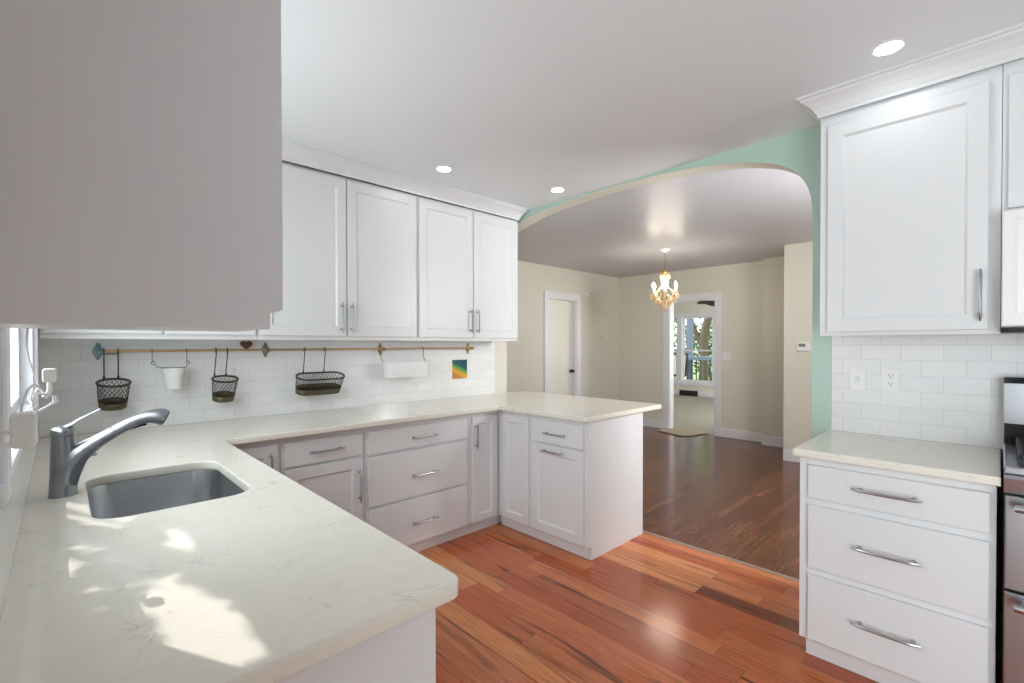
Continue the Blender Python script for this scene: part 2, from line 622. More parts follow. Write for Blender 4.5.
# rail wall (north) and its cream end at the arch
struct('wall_north', box(B(), -0.12, 2.964, 0, 0.12, 0, H), M['wall'])
struct('wall_north_end', box(B(), 2.964, ET, 0, 0.12, 0, H), M['cream'])
struct('wall_north_tile', box(B(), 0.0, 2.960, -0.006, 0, 0.914, 1.40), M['tile_x'])
# arch wall (east)
half = [(-0.0, 2.22), (-0.03, 2.31), (-0.10, 2.365), (-0.19, 2.400), (-0.305, 2.427), (-0.42, 2.450), (-0.55, 2.472), (-0.76, 2.493), (-1.00, 2.505), (-1.26, 2.510)]
right = [(-1.45, 2.508), (-1.62, 2.503), (-1.77, 2.493), (-1.91, 2.478), (-2.03, 2.461), (-2.15, 2.437), (-2.235, 2.414), (-2.315, 2.387), (-2.372, 2.360), (-2.42, 2.327), (-2.456, 2.290), (-2.485, 2.245), (-2.505, 2.20), (-2.518, 2.15), (-2.525, 2.08), (-2.527, 2.0)]
arch = half + right + [(-2.527, 0)]
bm = B()
poly = arch + [(-5.3, 0), (-5.3, H), (0.0, H)]
prism(bm, poly, 'x', EX, ET)
bmesh.ops.recalc_face_normals(bm, faces=bm.faces)
for fc in bm.faces:
    fc.material_index = 0 if fc.normal.x < -0.5 else 1
aw = struct('wall_east', bm, [M['green'], M['cream']])
struct('wall_east_tile', box(B(), EX - 0.006, EX, -4.4, -2.618, 0.914, 1.41), M['tile_y'])
struct('wall_south', box(B(), -0.12, ET, -5.42, -5.3, 0, H), simple('grey_wall_paint', srgb(108, 110, 114), 0.6))
# west wall with the window over the sink and an added patio door behind the camera
WX = -0.005
bm = B()
for (y0, y1, z0, z1) in ((-0.62, 0.12, 0, H), (-3.6, -2.02, 0, H), (-5.3, -5.2, 0, H), (-2.02, -0.62, 0, 1.125), (-2.02, -0.62, 2.16, H), (-5.2, -3.6, 2.15, H)):
    box(bm, WX - 0.12, WX, y0, y1, z0, z1)
struct('wall_west', bm, M['wall'])
w1 = struct('window_1', box(B(), WX - 0.11, WX + 0.004, -2.018, -1.998, 1.14, 2.16), M['trim'])
bm = B()
box(bm, WX - 0.11, WX + 0.004, -0.642, -0.622, 1.14, 2.16)
box(bm, WX - 0.11, WX + 0.004, -2.0, -0.64, 2.14, 2.16)
struct('jamb', bm, M['trim'], w1)
bm = B()
for (y0, y1, z0, z1) in ((-2.11, -2.02, 1.10, 2.25), (-0.62, -0.53, 1.10, 2.25), (-2.02, -0.62, 2.16, 2.25)):
    box(bm, WX, WX + 0.017, y0, y1, z0, z1, 0.004)
struct('casing', bm, M['trim'], w1)
struct('sill', box(B(), WX - 0.10, WX + 0.016, -2.13, -0.51, 1.118, 1.14, 0.006, 2), M['trim'], w1)
for z0, z1, xx in ((1.14, 2.14, -0.062),):
    bm = B()
    box(bm, WX + xx, WX + xx + 0.03, -1.998, -1.955, z0, z1)
    box(bm, WX + xx, WX + xx + 0.03, -0.685, -0.642, z0, z1)
    box(bm, WX + xx, WX + xx + 0.03, -1.955, -0.685, z0, z0 + 0.03)
    box(bm, WX + xx, WX + xx + 0.03, -1.955, -0.685, z1 - 0.035, z1)
    sh = struct('sash', bm, M['trim'], w1)
    struct('pane', box(B(), WX + xx + 0.013, WX + xx + 0.016, -1.955, -0.685, z0 + 0.045, z1 - 0.035), M['glass'], sh)
struct('wall_west_tile', box(B(), WX, WX + 0.006, -2.5, 0, 0.914, 1.10), M['tile_y'])
# patio door added behind the camera to light the room from the west
d1 = struct('added_door', box(B(), WX - 0.10, WX, -5.2, -5.13, 0, 2.15), M['trim'])
bm = B()
for (y0, y1, z0, z1) in ((-3.67, -3.6, 0, 2.15), (-4.44, -4.36, 0.09, 2.07), (-5.13, -3.67, 2.07, 2.15), (-5.13, -3.67, 0, 0.09)):
    box(bm, WX - 0.08, WX - 0.03, y0, y1, z0, z1)
struct('frame', bm, M['trim'], d1)
struct('pane', box(B(), WX - 0.058, WX - 0.054, -5.13, -3.67, 0.09, 2.07), M['glass'], d1)

# ------------------------------------------------------------------ SETTING: dining room and the room beyond
DN = 1.38
DXE = 7.10
struct('wall_dining_west', box(B(), 3.0, ET, 0.12, DN, 0, H), M['cream'])
bm = prism(B(), [(3.0, 0), (5.235, 0), (5.235, 2.07), (5.92, 2.07), (5.92, 0), (DXE + 0.12, 0), (DXE + 0.12, H), (3.0, H)], 'y', DN, DN + 0.12)
struct('wall_dining_north', bm, M['cream'])
bm = prism(B(), [(DN, 0), (0.46, 0), (0.46, 2.06), (-0.30, 2.06), (-0.30, 0), (-1.40, 0), (-1.40, H), (DN, H)], 'x', DXE, DXE + 0.12)
struct('wall_dining_east', bm, M['cream'])
struct('wall_chimney', box(B(), 6.94, DXE, -1.46, -0.985, 0, H), M['cream'])
struct('wall_dining_projection', box(B(), 6.20, 7.22, -3.6, -1.462, 0, H), M['cream'])
bm = B()
for (x0, x1, z0, z1) in ((ET, 3.2, 0, H), (4.15, 6.20, 0, H), (3.2, 4.15, 0, 1.45), (3.2, 4.15, 2.4, H)):
    box(bm, x0, x1, -3.6, -3.5, z0, z1)
struct('wall_dining_south', bm, M['cream'])
w2 = struct('added_window', box(B(), 3.2, 3.25, -3.58, -3.52, 1.45, 2.4), M['trim'])  # unseen window added to light the dining room
bm = B()
for (x0, x1, z0, z1) in ((4.10, 4.15, 1.45, 2.4), (3.25, 4.1, 1.45, 1.51), (3.25, 4.1, 2.34, 2.4)):
    box(bm, x0, x1, -3.58, -3.52, z0, z1)
struct('frame', bm, M['trim'], w2)
struct('pane', box(B(), 3.25, 4.1, -3.552, -3.548, 1.51, 2.34), M['glass'], w2)


def baseboard(name, x0, x1, y0, y1, h=0.13):
    bm = B()
    box(bm, x0, x1, y0, y1, 0, h, 0.004)
    struct(name, bm, M['trim'])


baseboard('baseboard_dining_east', DXE - 0.016, DXE, -0.985, -0.385)
baseboard('baseboard_dining_east_left', DXE - 0.016, DXE, 0.545, DN)
baseboard('baseboard_chimney', 6.924, 6.94, -1.46, -0.985)
baseboard('baseboard_projection', 6.184, 6.20, -3.5, -1.462)
baseboard('baseboard_dining_north', ET, 5.15, DN - 0.016, DN)
baseboard('baseboard_dining_north_corner', 6.005, DXE - 0.016, DN - 0.016, DN)

# closed white door on the north wall of the dining room
d2 = struct('door_2', box(B(), 5.27, 5.885, DN + 0.065, DN + 0.10, 0.01, 2.04, 0.002), simple('ivory_door_paint', srgb(236, 234, 222), 0.4))
bm = B()
box(bm, 5.24, 5.268, DN - 0.004, DN + 0.12, 0, 2.068)
box(bm, 5.888, 5.917, DN - 0.004, DN + 0.12, 0, 2.068)
box(bm, 5.268, 5.888, DN - 0.004, DN + 0.12, 2.042, 2.068)
struct('jamb', bm, M['trim'], d2)
bm = B()
box(bm, 5.155, 5.24, DN - 0.018, DN, 0, 2.15, 0.003)
box(bm, 5.917, 6.0, DN - 0.018, DN, 0, 2.15, 0.003)
box(bm, 5.24, 5.917, DN - 0.018, DN, 2.068, 2.15, 0.003)
struct('casing', bm, M['trim'], d2)
bm = lathe_axis(B(), [(0.004, 0), (0.026, 0), (0.026, 0.006), (0.010, 0.010), (0.010, 0.035), (0.026, 0.042), (0.028, 0.055), (0.018, 0.066), (0.002, 0.068)], (5.845, DN + 0.065, 0.95), (0, -1, 0), 14)
struct('door_knob', bm, simple('dark_bronze_knob', srgb(60, 52, 44), 0.3, 0.8), d2, True)
# cased opening into the carpeted room
d3 = struct('door_3', box(B(), DXE - 0.004, DXE + 0.125, 0.435, 0.458, 0, 2.058), M['trim'])
bm = B()
box(bm, DXE - 0.004, DXE + 0.125, -0.298, -0.275, 0, 2.058)
box(bm, DXE - 0.004, DXE + 0.125, -0.275, 0.435, 2.035, 2.058)
struct('jamb', bm, M['trim'], d3)
bm = B()
box(bm, DXE - 0.018, DXE, 0.45, 0.545, 0, 2.14, 0.003)
box(bm, DXE - 0.018, DXE, -0.385, -0.29, 0, 2.14, 0.003)
box(bm, DXE - 0.018, DXE, -0.29, 0.45, 2.05, 2.14, 0.003)
struct('casing', bm, M['trim'], d3)
# room beyond
struct('wall_far_north', box(B(), 7.22, 12.3, 5.4, 5.5, 0, H), M['cream'])
bm = B()
for (x0, x1, z0, z1) in ((7.22, 8.6, 0, H), (10.6, 12.3, 0, H), (8.6, 10.6, 0, 0.55), (8.6, 10.6, 2.15, H)):  # opening added to hold the far room's fill lamp
    box(bm, x0, x1, -1.5, -1.4, z0, z1)
struct('wall_far_south', bm, M['cream'])
struct('wall_far_west', box(B(), 7.12, 7.22, 1.5, 5.4, 0, H), M['cream'])
FX = 12.1
bm = B()
for (y0, y1, z0, z1) in ((-1.4, 1.86, 0, H), (3.62, 5.4, 0, H), (1.86, 3.62, 0, 0.38), (1.86, 3.62, 2.09, H)):
    box(bm, FX, FX + 0.12, y0, y1, z0, z1)
struct('wall_far_east', bm, simple('white_far_wall', srgb(232, 228, 216), 0.5))
baseboard('baseboard_far_east', FX - 0.016, FX, -1.4, 5.4, 0.12)
w3 = struct('window_3', box(B(), FX - 0.02, FX + 0.10, 2.70, 2.83, 0.38, 2.09), M['trim'])
bm = B()
for (y0, y1, z0, z1) in ((1.76, 1.88, 0.28, 2.18), (3.60, 3.72, 0.28, 2.18), (1.88, 3.60, 2.07, 2.18), (1.72, 3.76, 0.28, 0.40)):
    box(bm, FX - (0.034 if z1 < 0.5 else 0.025), FX + (0.002 if z1 < 0.5 else 0), y0, y1, z0, z1, 0.003)
struct('casing', bm, M['trim'], w3)
for a, b_ in ((1.86, 2.70), (2.83, 3.62)):
    for z0, z1, xo in ((0.38, 1.22, 0.03), (1.18, 2.09, 0.06)):
        bm = B()
        box(bm, FX + xo, FX + xo + 0.03, a, a + 0.045, z0, z1)
        box(bm, FX + xo, FX + xo + 0.03, b_ - 0.045, b_, z0, z1)
        box(bm, FX + xo, FX + xo + 0.03, a + 0.045, b_ - 0.045, z0, z0 + 0.045)
        box(bm, FX + xo, FX + xo + 0.03, a + 0.045, b_ - 0.045, z1 - 0.04, z1)
        sh = struct('sash', bm, M['trim'], w3)
        struct('pane', box(B(), FX + xo + 0.013, FX + xo + 0.016, a + 0.045, b_ - 0.045, z0 + 0.045, z1 - 0.04), M['glass'], sh)

# outside: ground, porch deck
struct('ground', box(B(), -30, 60, -30, 40, -0.64, -0.62), simple('pale_paving', srgb(176, 174, 170), 0.9))
struct('ground_lawn', box(B(), 15.5, 45, -10, 30, -0.62, -0.60), M['lawn'])
struct('ground_porch_deck', box(B(), 12.22, 14.9, -1, 7, -0.25, -0.08), M['porchfloor'])


# ------------------------------------------------------------------ CROWN MOULDINGS
def crown(name, path, offs, zb, zt):
    """path = plan corner points at the cabinet face; offs = outward offset directions (mitred) at each point"""
    hh = zt - zb
    prof = [(0.0, 0), (0.008, 0), (0.010, 0.14), (0.014, 0.20), (0.026, 0.42), (0.046, 0.64), (0.066, 0.78), (0.070, 0.86), (0.080, 0.88), (0.080, 1.0), (0.0, 1.0)]
    rings = []
    for p, o_ in zip(path, offs):
        rings.append([Vector((p[0] + o_[0] * a, p[1] + o_[1] * a, zb + hh * t)) for a, t in prof])
    bm = loops(B(), rings)
    return struct(name, bm, M['cab'])


crown('trim_1', [(-0.0, -0.345), (2.925, -0.345), (2.925, -0.02)], [(0, -1), (0.7, -1), (0.7, 0)], 2.43, H)
crown('trim_2', [(EX, -2.632), (2.665, -2.632), (2.665, -4.4)], [(0, 1), (-1, 1), (-1, 0)], 2.425, H)


# ------------------------------------------------------------------ pulls, doors, drawers
def pull(parent, fr, u_, v_, w_, length, vertical, bow=0.0015, rad=0.0055):
    """slightly bowed bar pull on two posts"""
    bm = B()
    st = 0.028
    pts, n = [], 10
    for i in range(n + 1):
        t = i / n * 2 - 1
        d = length / 2 * t
        w = w_ + st + bow * (1 - t * t) - (0.004 if abs(t) > 0.95 else 0)
        pts.append(P3(fr, u_, v_ + d, w) if vertical else P3(fr, u_ + d, v_, w))
    rr = [rad * (0.6 if i in (0, n) else 1) for i in range(n + 1)]
    tube(bm, pts, rr, 8)
    for s in (-1, 1):
        d = s * length * 0.38
        a = P3(fr, u_, v_ + d, w_) if vertical else P3(fr, u_ + d, v_, w_)
        b_ = P3(fr, u_, v_ + d, w_ + st + 0.003) if vertical else P3(fr, u_ + d, v_, w_ + st + 0.003)
        tube(bm, [a, a.lerp(b_, 0.15), a.lerp(b_, 0.3), b_], [0.0065, 0.0065, 0.0045, 0.0045], 8)
    o = obj('handle', bm, M['pull'], parent, True)
    return o


def door(parent, fr, u0, u1, v0, v1, w0, fw=0.058, t=0.02):
    return obj('door', shaker(fr, u0, u1, v0, v1, w0, t, fw), M['cab'], parent)


def drawer(parent, fr, u0, u1, v0, v1, w0, t=0.02, hl=0.16, hu=None, hv=None, **kw):
    d = obj('drawer', slab(fr, u0, u1, v0, v1, w0, t), M['cab'], parent)
    pull(d, fr, (u0 + u1) / 2 if hu is None else hu, (v0 + v1) / 2 if hv is None else hv, w0 + t, hl, False, **kw)
    return d


def base_body(name, label, fr, u0, u1, depth0, depth1, kick=0.035, kh=0.085, ku=0.0):
    """carcass from the wall (depth0) to the face (depth1), toe kick set back"""
    c = P3(fr, (u0 + u1) / 2, 0, (depth0 + depth1) / 2)
    t = thing(name, label, 'cabinet', c)
    bm = B()

    def fb(a0, a1, v0, v1, w0, w1, bev=0.0):
        p, q = P3(fr, a0, v0, w0), P3(fr, a1, v1, w1)
        box(bm, min(p.x, q.x), max(p.x, q.x), min(p.y, q.y), max(p.y, q.y), v0, v1, bev)
    fb(u0, u1, kh, 0.882, depth0, depth1)
    obj('body', bm, M['cab'], t)
    bm = B()
    fb(u0, u1, 0.0, kh, depth0 + (0.55 if ku else 0), depth1 - kick)
    if ku:
        fb(u1, u1 + ku, 0.0, kh, depth0 + 0.55, depth1 - kick)
    obj('toe_kick', bm, M['cab'], t)
    return t


# rail run: face at w = 0.61, door fronts at 0.63
F0, FW = 0.012, 0.61
c = base_body('base_cabinet', 'white base cabinet in the far inside corner, its door partly hidden by the sink counter', RAIL, 0.645, 0.905, F0, FW)
d = door(c, RAIL, 0.66, 0.888, 0.09, 0.845, FW)
pull(d, RAIL, 0.852, 0.72, FW + 0.02, 0.18, True)
c = base_body('base_cabinet', 'white base cabinet with one drawer above a shaker door, under the wire baskets', RAIL, 0.907, 1.372, F0, FW)
drawer(c, RAIL, 0.923, 1.356, 0.715, 0.845, FW, hl=0.20)
d = door(c, RAIL, 0.923, 1.356, 0.09, 0.700, FW)
pull(d, RAIL, 1.333, 0.543, FW + 0.02, 0.20, True)
c = base_body('base_cabinet', 'wide white base cabinet with three flat drawers below the rail wall', RAIL, 1.374, 2.160, F0, FW)
for v0, v1 in ((0.704, 0.845), (0.390, 0.690), (0.088, 0.376)):
    drawer(c, RAIL, 1.394, 2.140, v0, v1, FW, hl=0.205, hv=0.5 * (v0 + v1) - (0.012 if v1 < 0.8 else 0.004), hu=1.78)
c = base_body('base_cabinet', 'narrow white base cabinet with one tall door and vertical pull beside the inner corner', RAIL, 2.162, 2.448, F0, FW, ku=0.036)
d = door(c, RAIL, 2.190, 2.424, 0.088, 0.848, FW, 0.052)
pull(d, RAIL, 2.212, 0.712, FW + 0.02, 0.18, True)

# peninsula: faces -x at x = 2.45, fronts at 2.43
PF = -2.45


def pen_body(name, label, y0, y1):
    t = thing(name, label, 'cabinet', (2.77, (y0 + y1) / 2, 0))
    corner = y0 > -0.7     # the inner-corner unit runs back to the rail wall, clear of the neighbour
    bm = box(B(), 2.45, 3.095, y1, y0 + (0.02 if corner else 0), 0.085, 0.882)
    if corner:
        box(bm, 2.50, 3.095, -0.612, -0.012, 0.0, 0.882)
    obj('body', bm, M['cab'], t)
    obj('toe_kick', box(B(), 2.485, 3.095, y1, y0 + (0.018 if corner else 0), 0.0, 0.085), M['cab'], t)
    return t


c = pen_body('base_cabinet', 'white peninsula cabinet in the inner corner with a narrow door that has no pull', -0.632, -0.957)
door(c, EAST, 0.676, 0.944, 0.092, 0.856, PF, 0.052)
c = pen_body('base_cabinet', 'white peninsula end cabinet with a drawer over a door, both with horizontal pulls', -0.959, -1.432)
drawer(c, EAST, 0.972, 1.422, 0.702, 0.856, PF, hl=0.20, hv=0.770)
d = door(c, EAST, 0.972, 1.422, 0.092, 0.692, PF, 0.062)
pull(d, EAST, 1.176, 0.652, PF + 0.02, 0.20, False)
obj('end_panel', box(B(), 2.448, 3.1, -1.445, -1.433, 0.085, 0.882), M['cab'], c)
obj('end_panel_foot', box(B(), 2.486, 3.1, -1.445, -1.433, 0.0, 0.085), M['cab'], c)

# sink run: open carcass so that the basin hangs inside
c = thing('sink_base_cabinet', 'white base cabinet run under the sink counter, plain end panel toward the camera', 'cabinet', (0.3, -1.5, 0))
bm = B()
box(bm, 0.012, 0.585, -2.49, -2.47, 0.0, 0.882)
box(bm, 0.012, 0.03, -2.47, -0.70, 0.0, 0.882)
box(bm, 0.03, 0.585, -2.47, -0.70, 0.085, 0.105)
box(bm, 0.565, 0.585, -2.47, -0.70, 0.085, 0.882)
box(bm, 0.03, 0.565, -0.72, -0.70, 0.085, 0.882)
obj('body', bm, M['cab'], c)
obj('toe_kick', box(B(), 0.53, 0.55, -2.47, -0.70, 0.0, 0.085), M['cab'], c)
for a0, a1, hs in ((-2.46, -2.03, 1), (-2.02, -1.59, 0), (-1.58, -1.15, 1), (-1.14, -0.72, 0)):
    d = door(c, SINKF, a0, a1, 0.09, 0.86, 0.585)
    pull(d, SINKF, a1 - 0.03 if hs else a0 + 0.03, 0.72, 0.605, 0.18, True)

# right drawer base
c = thing('drawer_base_cabinet', 'white base cabinet with three drawers and long pulls beside the stainless range', 'cabinet', (2.69, -2.92, 0))
obj('body', box(B(), 2.40, EX - 0.008, -3.222, -2.625, 0.09, 0.882), M['cab'], c)
obj('toe_kick', box(B(), 2.445, EX - 0.008, -3.222, -2.64, 0.0, 0.09), M['cab'], c)
for v0, v1, hv in ((0.708, 0.848, 0.783), (0.408, 0.678, 0.548), (0.10, 0.378, 0.246)):
    drawer(c, EAST, 2.660, 3.206, v0, v1, -2.40, hl=0.215, hu=2.925, hv=hv, bow=0.008, rad=0.006)


# ------------------------------------------------------------------ wall cabinets
def upper_body(label, x0, x1, y0, y1, zb=1.393, zt=2.43, panel_end=None):
    t = thing('wall_cabinet', label, 'cabinet', ((x0 + x1) / 2, (y0 + y1) / 2, zb))
    bm = B()
    box(bm, x0, x1, y0, y1, zb + 0.018, zt)
    obj('body', bm, M['cab'], t)
    bm = B()      # light rail: the face frame and sides run below the bottom board
    for q in ((x0, x1, y0, y0 + 0.018), (x0, x0 + 0.018, y0 + 0.018, y1), (x1 - 0.018, x1, y0 + 0.018, y1)):
        box(bm, q[0], q[1], q[2], q[3], zb, zb + 0.018)
    obj('bottom_rail', bm, M['cab'], t)
    return t


UF = 0.325
c = upper_body('white wall cabinet over the tile, mostly hidden behind the large near cabinet', 0.012, 0.878, -UF, -0.008)
d = door(c, RAIL, 0.025, 0.442, 1.418, 2.412, UF)
pull(d, RAIL, 0.415, 1.535, UF + 0.02, 0.19, True)
d = door(c, RAIL, 0.45, 0.866, 1.418, 2.412, UF)
pull(d, RAIL, 0.477, 1.535, UF + 0.02, 0.19, True)
c = upper_body('white double-door wall cabinet above the middle of the brass rail', 0.880, 1.920, -UF, -0.008)
d = door(c, RAIL, 0.893, 1.393, 1.418, 2.412, UF)
pull(d, RAIL, 1.357, 1.535, UF + 0.02, 0.19, True)
d = door(c, RAIL, 1.402, 1.910, 1.418, 2.412, UF)
pull(d, RAIL, 1.424, 1.535, UF + 0.02, 0.19, True)
c = upper_body('white double-door wall cabinet at the arch end of the rail wall', 1.922, 2.930, -UF, -0.008)
d = door(c, RAIL, 1.936, 2.427, 1.418, 2.412, UF)
pull(d, RAIL, 2.396, 1.548, UF + 0.02, 0.19, True)
d = door(c, RAIL, 2.437, 2.922, 1.418, 2.412, UF)
pull(d, RAIL, 2.467, 1.548, UF + 0.02, 0.19, True)
# right wall cabinet
c = upper_body('white single-door wall cabinet beside the mint green arch wall', 2.68, EX - 0.008, -3.226, -2.632, 1.403, 2.43)
d = door(c, EAST, 2.664, 3.192, 1.420, 2.375, -2.68)
pull(d, EAST, 3.172, 1.552, -2.66, 0.20, True, bow=0.008)
c = thing('wall_cabinet', 'short white wall cabinet above the microwave, cut by the right picture edge', 'cabinet', (2.83, -3.6, 1.86))
obj('body', box(B(), 2.68, EX - 0.008, -3.99, -3.228, 1.862, 2.43), M['cab'], c)
for a0, a1 in ((3.243, 3.606), (3.612, 3.975)):
    d = door(c, EAST, a0, a1, 1.875, 2.375, -2.68)
    pull(d, EAST, a1 - 0.03 if a0 < 3.5 else a0 + 0.03, 1.99, -2.66, 0.16, True)
# near cabinet on the window wall
c = thing('wall_cabinet', 'large plain cabinet side panel close by the camera, hanging above the sink counter', 'cabinet', (0.17, -2.33, 1.39))
obj('body', box(B(), 0.0, 0.315, -2.43, -2.23, 1.388, 2.47), M['cab'], c)
d = obj('door', shaker(SINKF, -2.43, -2.232, 1.418, 2.45, 0.315, 0.02), M['cab'], c)
pull(d, SINKF, -2.26, 1.535, 0.335, 0.19, True)
crown('trim_3', [(0.0, -2.43), (0.32, -2.43), (0.32, -2.23), (0.0, -2.23)], [(0, -1), (1, -1), (1, 1), (0, 1)], 2.47, H)


# ------------------------------------------------------------------ worktops (flat outline with holes, rounded edge)
def slab_from_outline(name, outer, holes, zt, th, bev, m):
    cu = bpy.data.curves.new(name + '_outline', 'CURVE')
    cu.dimensions = '2D'
    cu.fill_mode = 'BOTH'
    for ring in [outer] + holes:
        s = cu.splines.new('POLY')
        s.points.add(len(ring) - 1)
        for p, q in zip(s.points, ring):
            p.co = (q[0], q[1], 0, 1)
        s.use_cyclic_u = True
    cu.extrude = th / 2 - bev
    cu.bevel_depth = bev
    cu.bevel_resolution = 2
    cu.offset = -bev
    co = bpy.data.objects.new('outline', cu)
    COL.objects.link(co)
    dg = bpy.context.evaluated_depsgraph_get()
    me = bpy.data.meshes.new_from_object(co.evaluated_get(dg))
    bpy.data.objects.remove(co)
    bpy.data.curves.remove(cu)
    me.name = name
    me.materials.clear()
    me.materials.append(m)
    o = bpy.data.objects.new(name, me)
    COL.objects.link(o)
    o.location = (0, 0, zt - th / 2)
    for p in me.polygons:
        p.use_smooth = True
    try:
        me.set_sharp_from_angle(angle=R(50))
    except Exception:
        pass
    return o


def fillet(pts, rads, n=6):
    out = []
    m = len(pts)
    for i in range(m):
        p, a, b_ = Vector(pts[i]), Vector(pts[i - 1]), Vector(pts[(i + 1) % m])
        rr = rads[i]
        if rr <= 0:
            out.append(tuple(p))
            continue
        d1_, d2_ = (a - p).normalized(), (b_ - p).normalized()
        c_ = p + (d1_ + d2_) * rr
        s, e = p + d1_ * rr, p + d2_ * rr
        va, vb = s - c_, e - c_
        a0 = math.atan2(va.y, va.x)
        da = math.atan2(vb.y, vb.x) - a0
        while da > PI:
            da -= 2 * PI
        while da < -PI:
            da += 2 * PI
        for k in range(n + 1):
            t = a0 + da * k / n
            out.append((c_.x + rr * math.cos(t), c_.y + rr * math.sin(t)))
    return out


outer = fillet([(-0.002, -0.008), (-0.002, -2.52), (0.632, -2.52), (0.632, -0.68), (2.40, -0.68), (2.40, -1.468), (3.338, -1.468), (3.338, -0.04), (3.13, -0.012), (2.95, -0.008)],
               [0, 0, 0.03, 0, 0.012, 0.03, 0.02, 0.01, 0, 0])
SX0, SX1, SY0, SY1 = 0.132, 0.507, -1.642, -1.085
hole = rrect(SX0, SX1, SY0, SY1, 0.075)
wt = slab_from_outline('worktop', outer, [hole], 0.914, 0.032, 0.004, M['quartz'])
tag(wt, 'long cream quartz worktop wrapping from the sink run along the rail wall to the peninsula', 'worktop')
outer = fillet([(2.355, -2.605), (2.355, -3.232), (EX - 0.008, -3.232), (EX - 0.008, -2.605)], [0.012, 0, 0, 0.004])
wt = slab_from_outline('worktop', outer, [], 0.914, 0.032, 0.004, M['quartz'])
tag(wt, 'short cream quartz worktop on the drawer cabinet beside the range', 'worktop')

# ------------------------------------------------------------------ sink, faucet
t = thing('kitchen_sink', 'undermount stainless steel sink basin set in the window counter', 'sink', (0.32, -1.36, 0.70))
bm = B()
rings = []
for ins, z, rad in ((-0.018, 0.880, 0.085), (-0.006, 0.880, 0.08), (-0.005, 0.874, 0.08), (0.004, 0.72, 0.075), (0.012, 0.695, 0.070), (0.03, 0.684, 0.06), (0.15, 0.680, 0.03)):
    rings.append([Vector((p[0], p[1], z)) for p in rrect(SX0 + ins, SX1 - ins, SY0 + ins, SY1 - ins, rad, 8)])
loops(bm, rings, cap=False)
bm.faces.new([v for v in bm.verts][-len(rings[0]):])
o = obj('basin', bm, M['sink'], t, True)
so = o.modifiers.new('thickness', 'SOLIDIFY')
so.thickness = 0.0015
so.offset = 1
bm = lathe(B(), [(0.045, 0.0), (0.045, 0.003), (0.038, 0.004), (0.030, -0.002), (0.002, -0.002)], (0.32, -1.36, 0.681), 24)
obj('drain', bm, M['nickel'], t, True)

FB = Vector((0.079, -1.287, 0.914))
t = thing('kitchen_faucet', 'brushed nickel pull-out kitchen faucet with raised lever standing behind the sink', 'faucet', FB)
bm = lathe(B(), [(0.001, 0), (0.034, 0), (0.034, 0.004), (0.0325, 0.008), (0.0305, 0.05), (0.0285, 0.12), (0.0265, 0.170), (0.0260, 0.178), (0.001, 0.178)], FB, 28)
obj('body', bm, M['nickel'], t, True)
bm = lathe(B(), [(0.001, 0.180), (0.0265, 0.180), (0.0275, 0.184), (0.0275, 0.196), (0.024, 0.202), (0.012, 0.207), (0.001, 0.208)], FB, 28)
cap = obj('valve_cap', bm, M['nickel'], t, True)


def fp(dx, z, dy=0.0):
    return Vector((FB.x + dx, FB.y + dy - dx * 0.10, z))


bm = B()
pts = [fp(0.002, 0.945), fp(0.006, 0.975), fp(0.015, 1.003), fp(0.030, 1.027), fp(0.050, 1.046), fp(0.073, 1.063), fp(0.097, 1.079), fp(0.118, 1.092)]
tube(bm, pts, [0.030, 0.0335, 0.034, 0.030, 0.0255, 0.0215, 0.0192, 0.0185], 24)
obj('spout', bm, M['nickel'], t, True)
bm = B()
pts = [fp(0.119, 1.0927), fp(0.135, 1.102), fp(0.158, 1.115), fp(0.182, 1.125), fp(0.204, 1.130), fp(0.222, 1.130), fp(0.236, 1.127), fp(0.246, 1.122)]
tube(bm, pts, [0.0187, 0.0185, 0.018, 0.0182, 0.0205, 0.0245, 0.0275, 0.0265], 24)
sp_ = obj('spray_head', bm, M['nickel'], t, True)
bm = tube(B(), [fp(0.150, 1.0945), fp(0.165, 1.101), fp(0.183, 1.106), fp(0.198, 1.107)], [0.004, 0.0062, 0.0062, 0.004], 8)
obj('spray_button', bm, M['black'], sp_, True)
bm = tube(B(), [fp(0.238, 1.126), fp(0.2485, 1.1205)], [0.022, 0.022], 16)
obj('nozzle', bm, M['iron'], sp_, True)
bm = B()
lv = [fp(0.0, 1.115), fp(0.020, 1.124), fp(0.036, 1.137), fp(0.060, 1.152), fp(0.085, 1.166)]
rings = []
for i, p in enumerate(lv):
    w_, th_ = ((0.016, 0.007), (0.013, 0.006), (0.009, 0.0045), (0.0085, 0.003), (0.009, 0.0025))[i]
    rings.append([p + Vector((0, w_ * math.cos(a), 0)) + Vector((-0.5, 0, 0.85)) * th_ * math.sin(a) for a in [2 * PI * k / 12 for k in range(12)]])
loops(bm, rings)
obj('lever', bm, M['nickel'], t, True)
# steel cap over the spare hole
bm = lathe(B(), [(0.001, 0), (0.024, 0), (0.024, 0.002), (0.021, 0.004), (0.001, 0.0045)], (0.158, -0.66, 0.9142), 24)
tag(obj('hole_cover', bm, M['nickel'], None, True), 'small round steel hole cover lying on the counter behind the faucet', 'hole cover')

# ------------------------------------------------------------------ brass rail on the tile and what hangs on it
RZ, RY = 1.332, -0.062
t = thing('hanging_rail', 'long brass utensil rail across the tile under the wall cabinets', 'rail', (1.44, 0, RZ))
bm = tube(B(), [(0.205, RY, RZ), (0.215, RY, RZ), (2.66, RY, RZ + 0.003), (2.672, RY, RZ + 0.003)], [0.004, 0.0075, 0.0075, 0.004], 10)
obj('rod', bm, M['rod'], t, True)


